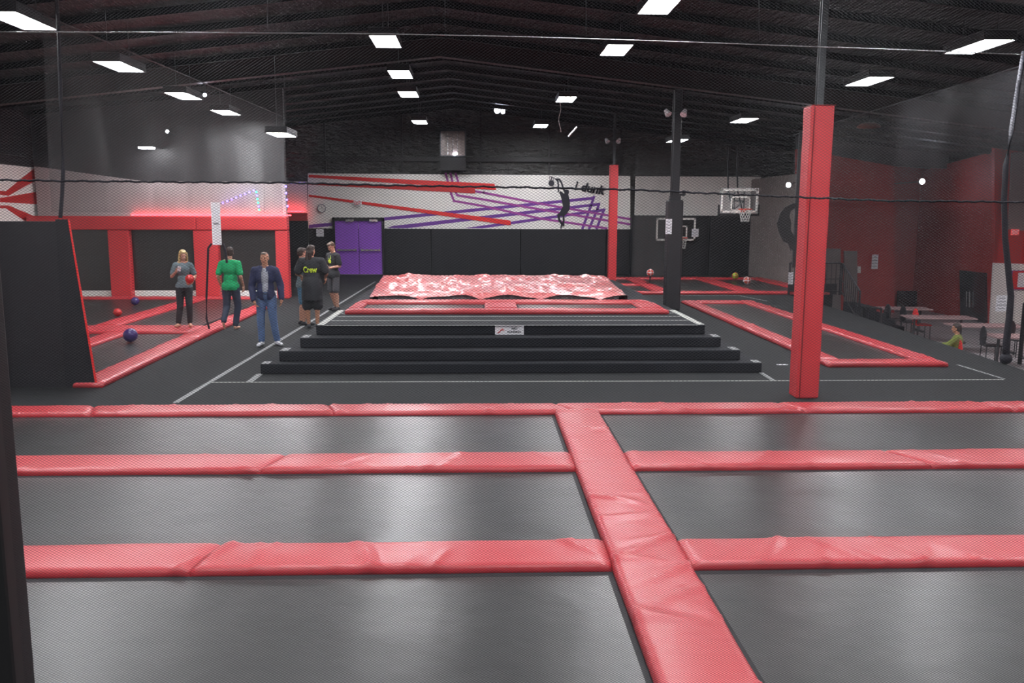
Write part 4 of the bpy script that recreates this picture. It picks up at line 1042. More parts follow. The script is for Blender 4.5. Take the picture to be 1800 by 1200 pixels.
def cone_np(a, ra, b, rb, seg=14):
    a, b = Vector(a), Vector(b); out = [ell_np(a, (ra,) * 3), ell_np(b, (rb,) * 3)]; d = b - a
    if d.length > 1e-5:
        q_ = np.array(Vector((0, 0, 1)).rotation_difference(d.normalized()).to_matrix())
        t_ = np.arange(seg) * 2 * PI / seg; c_, s_ = np.cos(t_), np.sin(t_)
        lo = np.stack([c_ * ra, s_ * ra, 0 * c_], 1); hi = np.stack([c_ * rb, s_ * rb, 0 * c_ + d.length], 1)
        v = np.concatenate([lo, hi]) @ q_.T + np.array(a)
        f = [(k, (k + 1) % seg, seg + (k + 1) % seg, seg + k) for k in range(seg)] + [tuple(range(seg))[::-1], tuple(range(seg, 2 * seg))]
        out.append((v, f))
    return out
def blob(name, prims, voxel, smooth, m, parent, wrinkle=0.0):
    """prims fused into ONE continuous closed surface"""
    VV, FF, n0 = [], [], 0
    for p in prims:
        if p[0] == 'c': parts = cone_np(*p[1:])
        else: parts = [ell_np(*p[1:])]
        for v, f in parts:
            VV.append(v); FF += [tuple(i + n0 for i in q_) for q_ in f]; n0 += len(v)
    me = bpy.data.meshes.new('tmp'); me.from_pydata(np.concatenate(VV).tolist(), [], FF)
    o = bpy.data.objects.new('tmp', me); COL.objects.link(o)
    md = o.modifiers.new('r', 'REMESH'); md.mode = 'VOXEL'; md.voxel_size = voxel
    if smooth: 
        s = o.modifiers.new('s', 'SMOOTH'); s.iterations = smooth; s.factor = 0.5
    bpy.context.view_layer.update()
    me2 = bpy.data.meshes.new_from_object(o.evaluated_get(bpy.context.evaluated_depsgraph_get()))
    bpy.data.objects.remove(o); bpy.data.meshes.remove(me)
    if wrinkle:
        for v in me2.vertices:
            c = v.co; k = noise.noise(Vector((c.x * 9, c.y * 9, c.z * 5))) * wrinkle
            v.co = c + v.normal * k
    me2.name = name
    return link(name, me2, m, parent, True)

def hand_prims(w, d, n, side, s=1.0, curl=0.35):
    """w wrist, d hand direction, n palm normal, side = direction to the thumb"""
    w, d, n, side = Vector(w), Vector(d).normalized(), Vector(n).normalized(), Vector(side).normalized()
    P = [('c', w, 0.026 * s, w + d * 0.045 * s, 0.030 * s)]
    for k, (off, L) in enumerate(((0.030, 0.072), (0.010, 0.080), (-0.011, 0.075), (-0.031, 0.058))):
        b = w + d * 0.085 * s + side * off * s; P.append(('c', w + d * 0.03 * s + side * off * 0.7 * s, 0.017 * s, b, 0.0125 * s))
        m1 = b + (d * math.cos(curl) + n * math.sin(curl)) * L * 0.5 * s
        e1 = m1 + (d * math.cos(curl * 2.6) + n * math.sin(curl * 2.6)) * L * 0.5 * s
        P.append(('c', b, 0.0105 * s, m1, 0.0095 * s)); P.append(('c', m1, 0.0095 * s, e1, 0.0078 * s))
    tb = w + d * 0.025 * s + side * 0.026 * s; tm = tb + (d * 0.7 + side * 0.7 + n * 0.2) * 0.042 * s; te = tm + (d * 0.95 + side * 0.15 + n * 0.3) * 0.032 * s
    P += [('c', tb, 0.015 * s, tm, 0.0115 * s), ('c', tm, 0.0115 * s, te, 0.009 * s)]
    return P

def person(label, loc, rz, H, J, top, bottom, shoes, skin, hair, hairm, head_rz=0.0, head_rx=0.0, female=False, topm=None, botm=None, shoem=None,
           sleeve='short', hem=0.86, wide=1.0, jacket=None, group=None, feet=None, hands=None, seated=False):
    s = H / 1.78
    t = empty('person', loc, rz, label, 'person', group)
    def S(p): return Vector(p) * s
    j = dict(pel=(0, 0, 0.95), wai=(0, 0, 1.10), che=(0, 0.0, 1.32), nec=(0, 0.01, 1.50), hea=(0, -0.015, 1.655),
             sL=(0.185, 0, 1.43), sR=(-0.185, 0, 1.43), eL=(0.24, 0.02, 1.14), eR=(-0.24, 0.02, 1.14), wL=(0.25, -0.05, 0.90), wR=(-0.25, -0.05, 0.90),
             hL=(0.09, 0, 0.92), hR=(-0.09, 0, 0.92), kL=(0.11, -0.02, 0.50), kR=(-0.11, -0.02, 0.50), aL=(0.12, 0.03, 0.09), aR=(-0.12, 0.03, 0.09),
             tL=(0.15, -0.15, 0.03), tR=(-0.15, -0.15, 0.03))
    if female:
        j['sL'] = (0.16, 0, 1.43); j['sR'] = (-0.16, 0, 1.43)
    j.update(J); j = {k: S(v) for k, v in j.items()}
    hc = j['hea']; HR = (Matrix.Rotation(head_rz, 4, 'Z') @ Matrix.Rotation(head_rx, 4, 'X'))
    def hp(x, y, z): return hc + (HR @ Vector((x, y, z))) * s
    P = []
    # head and face
    P.append(('e', hp(0, 0.012, 0.03), (0.074 * s, 0.093 * s, 0.088 * s), HR)); P.append(('e', hp(0, -0.018, -0.035), (0.058 * s, 0.068 * s, 0.078 * s), HR))
    P.append(('e', hp(0, -0.055, -0.095), (0.026 * s, 0.022 * s, 0.018 * s), HR))
    P.append(('c', hp(0, -0.088, 0.012), 0.007 * s, hp(0, -0.103, -0.022), 0.013 * s))
    for sx in (-1, 1):
        P.append(('e', hp(sx * 0.075, 0.012, -0.008), (0.010 * s, 0.018 * s, 0.030 * s), HR)); P.append(('e', hp(sx * 0.028, -0.078, 0.022), (0.020 * s, 0.012 * s, 0.007 * s), HR))
        P.append(('e', hp(sx * 0.036, -0.062, -0.022), (0.020 * s, 0.016 * s, 0.016 * s), HR))
    P.append(('e', hp(0, -0.084, -0.055), (0.022 * s, 0.010 * s, 0.010 * s), HR))
    P.append(('c', j['nec'], 0.056 * s, hp(0, 0.02, -0.05), 0.052 * s))
    sw = 0.85 if female else 1.0
    P += [('c', j['nec'] - Vector((0, 0, 0.03 * s)), 0.06 * s, j['sL'] * 0.55 + j['nec'] * 0.45, 0.055 * s), ('c', j['nec'] - Vector((0, 0, 0.03 * s)), 0.06 * s, j['sR'] * 0.55 + j['nec'] * 0.45, 0.055 * s)]
    def torso(inf, zlow=None):
        Q = []
        Q.append(('e', j['che'], ((0.165 * sw + inf) * s, (0.108 + inf) * s, (0.17 + inf) * s)))
        Q.append(('e', j['wai'], ((0.138 * sw + inf) * s, (0.098 + inf) * s, (0.16 + inf) * s)))
        Q.append(('e', j['pel'], ((0.158 + inf) * s, (0.112 + inf) * s, (0.12 + inf) * s)))
        if inf > 0:
            for k in ('sL', 'sR'): Q.append(('c', j['nec'] + Vector((0, 0.012 * s, -0.045 * s)), 0.072 * s, j[k] * 0.6 + j['nec'] * 0.4 + Vector((0, 0, -0.012 * s)), (0.058 + inf * 0.5) * s))
        for k in ('sL', 'sR'): Q.append(('c', j['che'] + Vector((0, 0, 0.08 * s)), (0.08 + inf) * s, j[k], (0.052 + inf * 0.8) * s))
        return Q
    P += torso(-0.012)
    for a in 'LR':
        P += [('c', j['s' + a], 0.050 * s, j['e' + a], 0.038 * s), ('c', j['e' + a], 0.038 * s, j['w' + a], 0.026 * s)]
        P += [('c', j['h' + a], 0.082 * s, j['k' + a], 0.056 * s), ('c', j['k' + a], 0.053 * s, j['k' + a] * 0.68 + j['a' + a] * 0.32 + Vector((0, 0.012 * s, 0)), 0.056 * s),
              ('c', j['k' + a] * 0.68 + j['a' + a] * 0.32 + Vector((0, 0.012 * s, 0)), 0.054 * s, j['a' + a], 0.034 * s)]
        ft = (j['t' + a] - j['a' + a]); ft.z = 0 if not seated else ft.z
        P += [('c', j['a' + a], 0.036 * s, j['a' + a] + Vector((0, 0, -0.045 * s)) - ft * 0.15, 0.032 * s), ('c', j['a' + a] + Vector((0, 0, -0.05 * s)), 0.030 * s, j['t' + a], 0.024 * s)]
        sg = 1 if a == 'L' else -1
        hd = (hands or {}).get(a)
        if hd: P += hand_prims(j['w' + a], hd[0], hd[1], hd[2], s, hd[3] if len(hd) > 3 else 0.35)
        else: P += hand_prims(j['w' + a], (0.0, -0.12, -1), (-sg, 0, 0), (0, -1, 0), s)
    blob('body', P, 0.0085 * s, 2, skin, t)
    # eyes and mouth
    bm = NB()
    for sx in (-1, 1): ell_bm(bm, hp(sx * 0.029, -0.080, 0.004), (0.012 * s, 0.008 * s, 0.006 * s), HR, 10)
    obj('eyes', bm, M['eye'], t, True)
    bm = NB(); ell_bm(bm, hp(0, -0.092, -0.056), (0.022 * s, 0.006 * s, 0.006 * s), HR, 10); obj('mouth', bm, M['lip'], t, True)
    # hair
    P = [('e', hp(0, 0.030, 0.045), (0.083 * s, 0.092 * s, 0.087 * s), HR), ('e', hp(0, 0.055, 0.0), (0.078 * s, 0.062 * s, 0.075 * s), HR), ('e', hp(0, -0.045, 0.085), (0.062 * s, 0.042 * s, 0.032 * s), HR)]
    if hair == 'thinning': P = [('e', hp(0, 0.040, 0.035), (0.081 * s, 0.080 * s, 0.080 * s), HR), ('e', hp(0, -0.03, 0.090), (0.055 * s, 0.05 * s, 0.024 * s), HR), ('e', hp(0, 0.055, 0.0), (0.079 * s, 0.05 * s, 0.07 * s), HR)]
    if hair == 'long':
        for sx in (-1, 1):
            P += [('c', hp(sx * 0.066, 0.0, 0.05), 0.032 * s, hp(sx * 0.085, 0.0, -0.08), 0.030 * s), ('c', hp(sx * 0.085, 0.0, -0.08), 0.030 * s, hp(sx * 0.088, -0.02, -0.20), 0.018 * s)]
        P += [('e', hp(0, 0.07, -0.08), (0.085 * s, 0.04 * s, 0.13 * s), HR)]
    if hair == 'shaggy':
        P += [('e', hp(0, 0.06, -0.03), (0.092 * s, 0.065 * s, 0.10 * s), HR), ('c', hp(0.03, 0.085, -0.04), 0.05 * s, hp(0.05, 0.115, -0.20), 0.035 * s), ('c', hp(-0.02, 0.085, -0.04), 0.05 * s, hp(-0.02, 0.10, -0.17), 0.03 * s)]
    if hair == 'short': P += [('e', hp(0, 0.0, 0.10), (0.06 * s, 0.06 * s, 0.025 * s), HR)]
    blob('hair', P, 0.009 * s, 1, hairm, t, wrinkle=0.006 * s)
    # trousers
    if bottom in ('long', 'shorts', 'wide_shorts'):
        inf = 0.016 if bottom != 'wide_shorts' else 0.035
        P = [('e', j['pel'], ((0.158 + inf) * s, (0.115 + inf) * s, 0.12 * s))]
        for a in 'LR':
            hip, kn, an = j['h' + a], j['k' + a], j['a' + a]
            if bottom == 'long':
                e = an + (kn - an) * 0.06
                P += [('c', hip, (0.088 + inf) * s, kn, (0.058 + inf) * s), ('c', kn, (0.058 + inf) * s, e, (0.045 + inf) * s)]
            else:
                e = kn + (hip - kn) * (-0.02 if bottom == 'wide_shorts' else 0.10)
                P += [('c', hip, (0.085 + inf) * s, e, (0.068 + inf * 1.3) * s)]
        blob('trousers' if bottom == 'long' else 'shorts', P, 0.011 * s, 3, botm, t, wrinkle=0.006 * s)
    # top
    def arms(inf, mode):
        Q = []
        for a in 'LR':
            if mode == 'short':
                e = j['s' + a] + (j['e' + a] - j['s' + a]) * 0.72
                Q.append(('c', j['s' + a], (0.055 + inf) * s, e, (0.052 + inf * 1.2) * s))
            else:
                Q += [('c', j['s' + a], (0.056 + inf) * s, j['e' + a], (0.048 + inf) * s), ('c', j['e' + a], (0.048 + inf) * s, j['e' + a] + (j['w' + a] - j['e' + a]) * 0.93, (0.036 + inf) * s)]
        return Q
    inf = 0.014 * wide
    Q = torso(inf) + arms(inf * 0.7, sleeve)
    Q.append(('c', j['pel'] + Vector((0, 0, 0.06 * s)), (0.12 + inf) * s, Vector((j['pel'].x, j['pel'].y, hem * s + 0.10 * s)), (0.12 + inf) * s))
    Q.append(('e', j['pel'] + Vector((0, 0, -0.02 * s)), ((0.158 + inf + 0.022) * s, (0.115 + inf + 0.022) * s, 0.17 * s)))
    if hem < 0.8 and not seated: Q.append(('c', j['pel'], (0.17 + inf) * s, Vector((0, 0, hem * s)), (0.18 + inf) * s))
    if not jacket:
        tp = blob('shirt' if sleeve == 'short' else 'sweater', Q, 0.011 * s, 3, topm, t, wrinkle=0.007 * s)
        bm = NB(); bm.from_mesh(tp.data)
        if not seated: bmesh.ops.delete(bm, geom=[f_ for f_ in bm.faces if f_.calc_center_median().z < hem * s], context='FACES')
        bm.to_mesh(tp.data); bm.free()
    else:
        tp = blob('shirt', torso(0.006), 0.012 * s, 3, topm, t, wrinkle=0.004 * s)
        # open jacket: fused surface with the front opening cut away
        Q = torso(0.030) + arms(0.020, 'long')
        Q.append(('c', j['pel'] + Vector((0, 0, 0.05 * s)), 0.165 * s, Vector((0, 0, (hem + 0.06) * s)), 0.165 * s))
        jk = blob('jacket', Q, 0.012 * s, 3, jacket, t, wrinkle=0.009 * s)
        bm = NB(); bm.from_mesh(jk.data)
        kill = [f for f in bm.faces if f.calc_center_median().y < -0.03 * s and abs(f.calc_center_median().x - 0.01) < (0.045 + 0.018 * math.sin(f.calc_center_median().z * 6)) * s and f.calc_center_median().z < 1.50 * s]
        bmesh.ops.delete(bm, geom=kill, context='FACES')
        kill = [f for f in bm.faces if f.calc_center_median().z < (hem - 0.02) * s and abs(f.calc_center_median().x) < 0.19 * s]
        bmesh.ops.delete(bm, geom=kill, context='FACES')
        bm.to_mesh(jk.data); bm.free()
        bm = NB()
        for sx in (-1, 1): prism(bm, [hc + Vector((sx * 0.03, -0.07, -0.16)) * s, hc + Vector((sx * 0.095, -0.02, -0.13)) * s, hc + Vector((sx * 0.10, -0.06, -0.20)) * s, hc + Vector((sx * 0.045, -0.125, -0.25)) * s], (0, 0.012, 0))
        obj('collar', bm, jacket, jk)
        bm = NB()
        ell_bm(bm, j['pel'] + Vector((0, -0.0, 0.045 * s)), (0.176 * s, 0.132 * s, 0.018 * s)); obj('belt', bm, M['blackshoe'], t, True)
    # shoes
    if shoes:
        for a in 'LR':
            an, to = j['a' + a], j['t' + a]; d = (to - an); d.z = 0
            back = an + Vector((0, 0, -0.04 * s)) - d * 0.18
            P = [('c', an + Vector((0, 0, -0.01)), 0.042 * s, back, 0.042 * s), ('c', back, 0.042 * s, Vector((to.x, to.y, back.z - 0.008 * s)) , 0.038 * s), ('c', Vector((to.x, to.y, back.z - 0.008 * s)), 0.038 * s, Vector((to.x, to.y, back.z - 0.01 * s)) + d * 0.12, 0.034 * s)]
            blob('shoe', P, 0.010 * s, 2, shoem, t)
    return t, j, s, tp

def print_on(tp, name, s_, O, U, V, dirn, m, parent, bold=0.02, poly=None):
    """lettering wrapped onto the shirt surface"""
    me = tp.data; bvh = BVHTree.FromPolygons([v.co.copy() for v in me.vertices], [tuple(p.vertices) for p in me.polygons])
    tm, mn, mx = text_mesh(s_, bold); O, U, V, dirn = Vector(O), Vector(U), Vector(V), Vector(dirn)
    bm = NB(); bm.from_mesh(tm); bmesh.ops.triangulate(bm, faces=bm.faces)
    bmesh.ops.subdivide_edges(bm, edges=bm.edges, cuts=1)
    for v in bm.verts:
        u = (v.co.x - mn[0]) / (mx[0] - mn[0]); w = (v.co.y - mn[1]) / (mx[1] - mn[1]); p = O + U * u + V * w
        h = bvh.ray_cast(p - dirn * 0.6, dirn)
        v.co = (h[0] - dirn * 0.006) if h[0] is not None else p - dirn * 0.1
    return obj(name, bm, m, parent)

# 1 man in navy jacket
f = G(471, 607, 0)
person('man in open navy jacket, pale shirt and blue jeans standing on the black carpet', (f.x, f.y, 0), 0.08, 1.80,
       dict(aL=(0.17, 0.03, 0.09), tL=(0.26, -0.11, 0.035), kL=(0.12, -0.02, 0.5), aR=(-0.11, 0.0, 0.09), tR=(-0.14, -0.19, 0.035), wL=(0.29, -0.05, 0.90), eL=(0.27, 0.03, 1.14), wR=(-0.20, -0.15, 0.88), eR=(-0.26, 0.02, 1.13), hea=(-0.0, -0.02, 1.655)),
       'shirt', 'long', True, M['skin2'], 'thinning', M['hairgrey'], topm=M['lightshirt'], botm=M['jeans'], shoem=M['whiteshoe'], jacket=M['navy'], hem=0.90, head_rz=-0.1,
       hands={'R': ((0.35, -0.3, -1), (1, 0.3, 0), (0.2, -1, 0), 0.5)})
# 2 man in green, walking away, barefoot
f = G(409, 579, 0)
t2, j2, s2, tp2 = person('barefoot man in bright green shirt and dark jeans walking away', (f.x, f.y, 0), PI - 0.12, 1.80,
       dict(aL=(0.09, 0.24, 0.20), kL=(0.10, 0.02, 0.50), tL=(0.09, 0.20, 0.045), aR=(-0.06, -0.02, 0.09), kR=(-0.12, -0.06, 0.50), tR=(-0.07, -0.20, 0.03), eL=(0.25, 0.06, 1.15), wL=(0.24, -0.08, 0.92), eR=(-0.25, 0.05, 1.15), wR=(-0.23, -0.12, 0.94)),
       'shirt', 'long', False, M['skin'], 'short', M['hairdark'], topm=M['green'], botm=M['darkjeans'], hem=0.86, head_rz=0.5, wide=1.2)
# 3 blonde woman with red ball
f = G(327, 574, 0.085)
t3, j3, s3, tp3 = person('blonde woman in printed grey tee and black trousers holding a red ball', (f.x, f.y, 0.085), 0.25, 1.66,
       dict(aR=(-0.16, 0.02, 0.09), tR=(-0.20, -0.14, 0.035), kR=(-0.10, -0.02, 0.5), aL=(0.09, 0.02, 0.09), tL=(0.12, -0.15, 0.035), kL=(0.10, -0.03, 0.5), hea=(0.02, -0.03, 1.65),
            eR=(-0.25, 0.0, 1.17), wR=(-0.13, -0.20, 1.29), eL=(0.25, 0.03, 1.17), wL=(0.19, -0.19, 1.03)),
       'shirt', 'long', True, M['skin'], 'long', M['hairblond'], topm=M['tealtee'], botm=M['blacktee'], shoem=M['skin'], female=True, hem=0.92, head_rz=0.35, head_rx=0.25,
       hands={'R': ((0.4, -0.3, 0.7), (0.4, -0.6, 0), (1, 0, 0), 0.8), 'L': ((-0.75, -0.35, -0.15), (-0.1, 0.5, 0.6), (0, -0.3, 1), 0.5)})
bp = Vector((0.155, -0.265, 1.125)) * s3; bp.rotate(Matrix.Rotation(0.25, 3, 'Z'))
tag(obj('play_ball', ball_bm(0.095, u=24, v=16), M['redball'], None, True, loc=(f.x + bp.x, f.y + bp.y, 0.085 + bp.z)), 'red ball held against the side of the blonde woman', 'ball')
pp = Vector((-0.06, -0.27, 1.36)) * s3; pp.rotate(Matrix.Rotation(0.25, 3, 'Z'))
bm = NB(); box(bm, -0.035, 0.035, -0.005, 0.005, -0.06, 0.06, 0.003); o = obj('mobile_phone', bm, M['paper'], None, loc=(f.x + pp.x, f.y + pp.y, 0.085 + pp.z)); o.rotation_euler = (0.5, 0.2, 0.3); tag(o, 'small pale phone held in the hand of the blonde woman', 'phone')
# 4 crew member from behind
f = G(551, 577, 0)
t4, j4, s4, tp4 = person('staff person seen from behind in baggy black Crew shirt and long black shorts', (f.x, f.y, 0), PI + 0.05, 1.84,
       dict(sL=(0.20, 0, 1.43), sR=(-0.20, 0, 1.43), eL=(0.31, 0.0, 1.17), wL=(0.24, -0.20, 1.10), eR=(-0.31, 0.0, 1.17), wR=(-0.26, -0.18, 1.08), aL=(0.09, 0.03, 0.09), aR=(-0.09, 0.03, 0.09), kL=(0.11, 0, 0.5), kR=(-0.10, 0, 0.5), tL=(0.12, -0.15, 0.03), tR=(-0.12, -0.15, 0.03)),
       'shirt', 'wide_shorts', True, M['skin2'], 'shaggy', M['hairdark'], topm=M['blacktee'], botm=M['blacktee'], shoem=M['blackshoe'], wide=3.6, hem=0.62, head_rz=-0.4)
print_on(tp4, 'lettering', 'Crew', (0.165, 0, 1.24), (-0.30, 0, 0.0), (0, 0, 0.14), (0, -1, 0), M['lime'], t4, bold=0.04)
# 5 companion half hidden
f = G(527, 576, 0)
t5, j5, s5, tp5 = person('person in patterned dark tee and blue denim shorts behind the staff member', (f.x, f.y + 0.45, 0), PI * 0.5 + 0.5, 1.76,
       dict(eL=(0.23, 0, 1.17), wL=(0.17, -0.2, 1.05), eR=(-0.23, 0, 1.17), wR=(-0.17, -0.2, 1.05)),
       'shirt', 'shorts', True, M['skin'], 'short', M['hairdark'], topm=M['tealtee'], botm=M['blueshort'], shoem=M['blackshoe'], hem=0.88, head_rz=0.2)
# 6 staff person in profile
f = G(588, 546, 0)
t6, j6, s6, tp6 = person('young staff person in black tee with lime logo and grey shorts, looking down', (f.x, f.y, 0), -0.75, 1.80,
       dict(eL=(0.24, 0.02, 1.16), wL=(0.16, -0.24, 1.13), eR=(-0.24, 0.02, 1.16), wR=(-0.14, -0.24, 1.12), aL=(0.10, 0.03, 0.09), aR=(-0.10, 0.12, 0.09), tR=(-0.12, -0.06, 0.03), hea=(0, -0.05, 1.65)),
       'shirt', 'shorts', True, M['skin'], 'short', M['hairbrown'], topm=M['blacktee'], botm=M['greyshort'], shoem=M['blackshoe'], wide=1.6, hem=0.86, head_rx=0.45,
       hands={'L': ((-0.5, -0.8, 0.0), (0, 0, -1), (-1, 0.3, 0), 0.4), 'R': ((0.5, -0.8, 0), (0, 0, -1), (1, 0.3, 0), 0.4)})
me = tp6.data; bvh = BVHTree.FromPolygons([v.co.copy() for v in me.vertices], [tuple(p.vertices) for p in me.polygons])
bm = NB(); n = 14; ring = []
def onshirt(x, z):
    h = bvh.ray_cast(Vector((x, -0.8, z)), Vector((0, 1, 0))); return (h[0] + Vector((0, -0.006, 0))) if h[0] is not None else Vector((x, -0.15, z))
c0 = bm.verts.new(onshirt(0.02, 1.30))
for k in range(n): ring.append(bm.verts.new(onshirt(0.02 + 0.055 * math.cos(2 * PI * k / n), 1.30 + 0.055 * math.sin(2 * PI * k / n))))
for k in range(n): bm.faces.new((c0, ring[k], ring[(k + 1) % n]))
a = bm.verts.new(onshirt(-0.03, 1.37)); b = bm.verts.new(onshirt(0.07, 1.37)); c = bm.verts.new(onshirt(0.02, 1.46)); bm.faces.new((a, b, c))
obj('shirt_logo', bm, M['lime'], t6)
# 7 seated cafe guest
p = W(1684, 600, 18.6)
person('seated person in olive green knit top at the pinkish cafe table', (p.x, p.y, -1.15), -0.35 - PI * 0.62, 1.66,
       dict(pel=(0, 0.0, 0.57), wai=(0, 0, 0.72), che=(0, -0.02, 0.93), nec=(0, -0.03, 1.10), hea=(0, -0.06, 1.25), sL=(0.17, -0.02, 1.03), sR=(-0.17, -0.02, 1.03), eL=(0.25, -0.18, 0.83), eR=(-0.25, -0.18, 0.83), wL=(0.14, -0.36, 0.82), wR=(-0.14, -0.36, 0.82),
            hL=(0.09, -0.02, 0.54), hR=(-0.09, -0.02, 0.54), kL=(0.11, -0.42, 0.52), kR=(-0.11, -0.42, 0.52), aL=(0.11, -0.40, 0.09), aR=(-0.11, -0.40, 0.09), tL=(0.12, -0.56, 0.03), tR=(-0.12, -0.56, 0.03)),
       'shirt', 'long', True, M['skin2'], 'short', M['hairdark'], topm=M['olive'], botm=M['darkjeans'], shoem=M['blackshoe'], sleeve='long', hem=0.44, seated=True,
       hands={'L': ((0, -1, 0), (0, 0, -1), (-1, 0, 0), 0.2), 'R': ((0, -1, 0), (0, 0, -1), (1, 0, 0), 0.2)}, wide=1.5)

# ------------------------------------------------------------------ netting
YN_ = 2.42
pe = W(45, 1200, YN_)
bm = NB(); box(bm, pe.x - 0.30, pe.x, YN_ - 0.06, YN_ + 0.06, 0.85, ceil_z(0) - 0.1, 0.012)
t = empty('net_post', (0, 0, 0), 0, 'black post at the left edge that carries the near safety net', 'post')
obj('post', bm, M['black'], t)
bm = NB(); box(bm, pe.x - 0.050, pe.x - 0.046, YN_ - 0.066, YN_ - 0.058, 0.86, 5.0); obj('highlight_strip', bm, M['steel'], t)  # thin strip added to draw a highlight down the post
# the near net: knotted cords as real strands
cw, chh = 7.5 * YN_ / F, 2.42 * YN_ / F      # cell width, half cell height
x0, x1, z0, z1 = pe.x + 0.002, 2.25, 0.90, 3.35
nv = int((x1 - x0) / (cw / 2)); nr = int((z1 - z0) / chh)
ii, kk = np.meshgrid(np.arange(nv), np.arange(nr))
X = x0 + ii * cw / 2; Z = z0 + (kk + ((ii + kk) % 2)) * chh
gxn, gzn = X * 1.0, Z * 1.0
warp = 0.010 * np.sin(1.7 * gxn + 0.9 * gzn) + 0.006 * np.sin(4.1 * gxn - 2.3 * gzn + 1)
Zs = Z + 0.030 * np.sin(1.1 * gxn + 0.4) * 0.6 + 0.012 * np.sin(2.3 * gxn + 1.9 * gzn); Xs = X + 0.012 * np.sin(1.9 * gzn + 0.7 * gxn)
Y = YN_ + warp * 2.0
r = NETR = 0.00052
V = np.zeros((nr, nv, 3, 3), dtype=np.float32)
for a in range(3):
    ang = PI / 2 + 2 * PI * a / 3
    V[:, :, a, 0] = Xs; V[:, :, a, 1] = Y + r * math.cos(ang) * 1.0; V[:, :, a, 2] = Zs + r * math.sin(ang)
me = bpy.data.meshes.new('mesh_netting'); nV = nr * nv * 3
me.vertices.add(nV); me.vertices.foreach_set('co', V.reshape(-1))
base = ((np.arange(nr)[:, None] * nv + np.arange(nv - 1)[None, :]) * 3).reshape(-1)
F_ = []
for a in range(3):
    b = (a + 1) % 3
    F_.append(np.stack([base + a, base + b, base + 3 + b, base + 3 + a], axis=1))
F_ = np.concatenate(F_).astype(np.int32); nF = len(F_)
me.loops.add(nF * 4); me.loops.foreach_set('vertex_index', F_.reshape(-1))
me.polygons.add(nF); me.polygons.foreach_set('loop_start', np.arange(0, nF * 4, 4, dtype=np.int32))
me.update(calc_edges=True)
nt_ = empty('safety_net', (0, 0, 0), 0, 'fine black mesh safety net hung close in front of the viewer', 'net')
o = link('netting', me, M['net'], nt_)
def netrope(pts, r, name, label=None, parent=nt_, twist=True, Y=YN_ - 0.012, m='rope', n=240):
    P = [W(a, b, Y) for a, b in pts]
    L = [0]; 
    for a, b in zip(P[:-1], P[1:]): L.append(L[-1] + (b - a).length)
    out = []
    for k in range(n + 1):
        s_ = L[-1] * k / n
        for q_ in range(len(P) - 1):
            if s_ <= L[q_ + 1] + 1e-9: break
        v = P[q_].lerp(P[q_ + 1], (s_ - L[q_]) / max(1e-9, L[q_ + 1] - L[q_]))
        if twist: v = v + Vector((0, 0, 0.0011 * math.sin(k * 1.9) + 0.0007 * math.sin(k * 0.7)))
        out.append(v)
    bm = NB(); tube(bm, out, r, 6); return obj(name, bm, M[m], parent, True)
netrope([(-20, 316), (110, 318), (330, 320), (500, 321), (700, 326), (900, 329), (1100, 333), (1320, 343), (1560, 353), (1700, 354), (1830, 356)], 0.0030, 'border_rope')
netrope([(-20, 56), (300, 57), (640, 59), (900, 64), (1160, 72), (1430, 82), (1700, 92), (1830, 97)], 0.0016, 'support_cable', twist=False, m='chrome', n=30)
for x in (470, 782, 1030, 1334):
    netrope([(x, -20), (x, 57 + 8 * (x / 900) ** 2 - 2)], 0.0007, 'hanger_wire', twist=False, m='steel', n=6)
netrope([(1443, 42), (1441, 182)], 0.0001, 'thread_wire', twist=False, m='steel', n=4) if False else None

# far nets: gauzy sheets that sag in folds beside the courts
def sheet(name, A, B, zlo, zhi, label, m, folds=7, amp=0.10, seed=0, nx=90, nz=24, cat='net', zfun=None):
    A, B = Vector((A[0], A[1], 0)), Vector((B[0], B[1], 0)); d = (B - A); n = Vector((-d.y, d.x, 0)).normalized()
    t = empty(name, A, 0, label, cat)
    bm = NB(); g = []
    for i in range(nx + 1):
        u = i / nx; row = []
        for k in range(nz + 1):
            w = k / nz; hi = zhi if zfun is None else zfun(u)
            z = zlo + (hi - zlo) * w
            off = amp * math.sin(u * folds * 2 * PI + seed) * (0.3 + 0.7 * (1 - w)) + amp * 0.8 * noise.noise(Vector((u * 9, w * 2, seed)))
            row.append(bm.verts.new(d * u + n * off + Vector((0, 0, z))))
        g.append(row)
    for i in range(nx):
        for k in range(nz): bm.faces.new((g[i][k], g[i + 1][k], g[i + 1][k + 1], g[i][k + 1]))
    obj('netting', bm, m, t, True)
    bm = NB(); tube(bm, [g[i][nz].co.copy() for i in []] or [Vector((0, 0, zhi if zfun is None else zfun(0))), d + Vector((0, 0, zhi if zfun is None else zfun(1)))], 0.012, 6)
    obj('top_cable', bm, M['blackmetal'], t)
    return t
pA = W(104, 388, YP + 0.5); pB = W(500, 320, YC - 0.8)
tA = sheet('court_net', (pA.x - 0.02, pA.y), (pB.x, pB.y), 2.52, 5.3, 'grey gauzy net hanging along the left court above the black partition', M['veil'], seed=1)
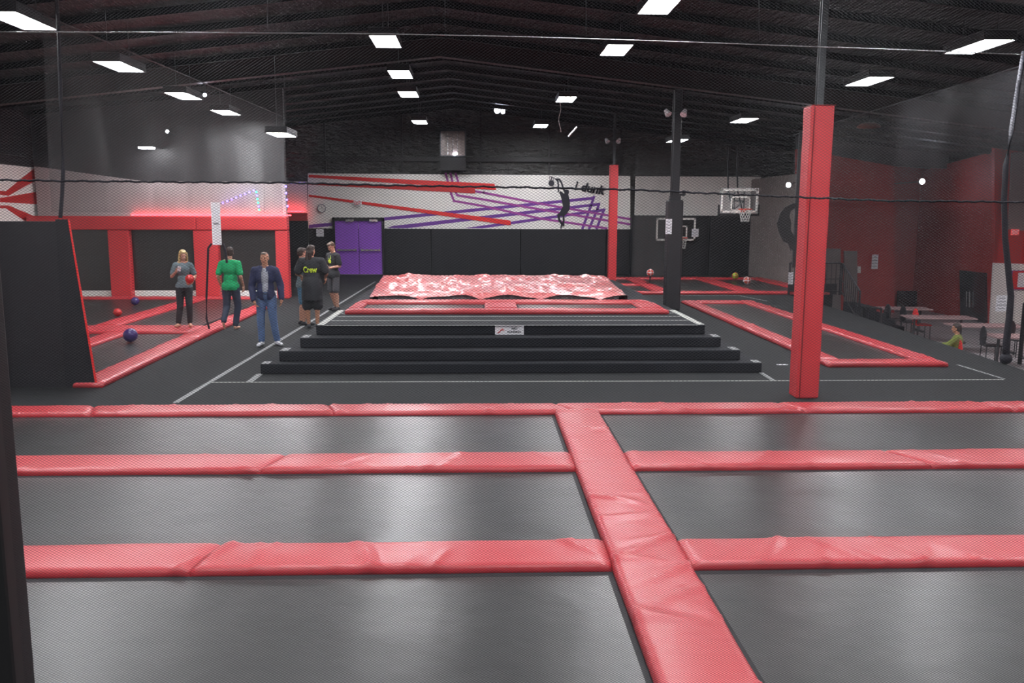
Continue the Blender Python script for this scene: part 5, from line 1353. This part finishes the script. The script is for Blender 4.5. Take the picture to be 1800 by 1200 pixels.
# vertical rope of that net
bm = NB(); P = [W(a, b, YP + 0.1) for a, b in ((98, -30), (103, 60), (107, 180), (111, 300), (109, 345), (106, 383))]
tube(bm, P, 0.026, 6); tag(obj('net_rope', bm, M['rope']), 'dark vertical rope rising from the top of the black partition', 'rope')
# entrance net of the dodgeball court
bm = NB(); YE = G(370, 581, 0.1).y
P = [W(a, b, YE) for a, b in ((372, 428), (366, 436), (365, 470), (363, 520), (363, 560), (368, 578))]
tube(bm, P, 0.022, 6); P = [W(a, b, YE) for a, b in ((392, 428), (397, 445), (399, 462))]; tube(bm, P, 0.025, 6)
tag(obj('net_rope', bm, M['rope']), 'dark rope hanging from the narrow white sign beside the blonde woman', 'rope')
# right net, bunched strap and rail end
pr = G(1772, 640, 0)
bm = NB(); P = [W(a, b, pr.y) for a, b in ((1800, 90), (1790, 150), (1778, 230), (1768, 290), (1765, 350), (1767, 420), (1772, 470), (1777, 520), (1774, 560), (1769, 600), (1768, 632))]
tube(bm, P, 0.036, 8, 0.06); bmesh.ops.create_uvsphere(bm, u_segments=12, v_segments=8, radius=0.10, matrix=Matrix.Translation(P[-1] + Vector((0, 0, 0.02))))
tag(obj('bunched_net', bm, M['rope'], None, True), 'thick black bunched net strap hanging down to the deck edge at right', 'net')
sheet('deck_net', (pr.x, pr.y), (9.75, 27.0), 0.05, 5.0, 'thin grey net along the right deck edge in front of the red cafe', M['veil2'], seed=4)
p0_, p1_ = W(1117, 300, YB - 2.5), W(1182, 300, YB - 2.5)
sheet('corner_net', (p0_.x, YB - 2.5), (p1_.x, YB - 2.5), 0.1, W(1140, 265, YB - 2.5).z, 'narrow grey net curtain between the mural and black column', M['veil'], folds=2, amp=0.05, seed=2)

# ------------------------------------------------------------------ light of the place and output transform
w = bpy.data.worlds.new('world'); scene.world = w; w.use_nodes = True
w.node_tree.nodes['Background'].inputs[0].default_value = (0.02, 0.022, 0.03, 1); w.node_tree.nodes['Background'].inputs[1].default_value = 0.3
vs = scene.view_settings
scene.display_settings.display_device = 'sRGB'; vs.view_transform = 'Standard'; vs.look = 'None'; vs.gamma = 1.0; vs.use_curve_mapping = False
vs.exposure = 0.12
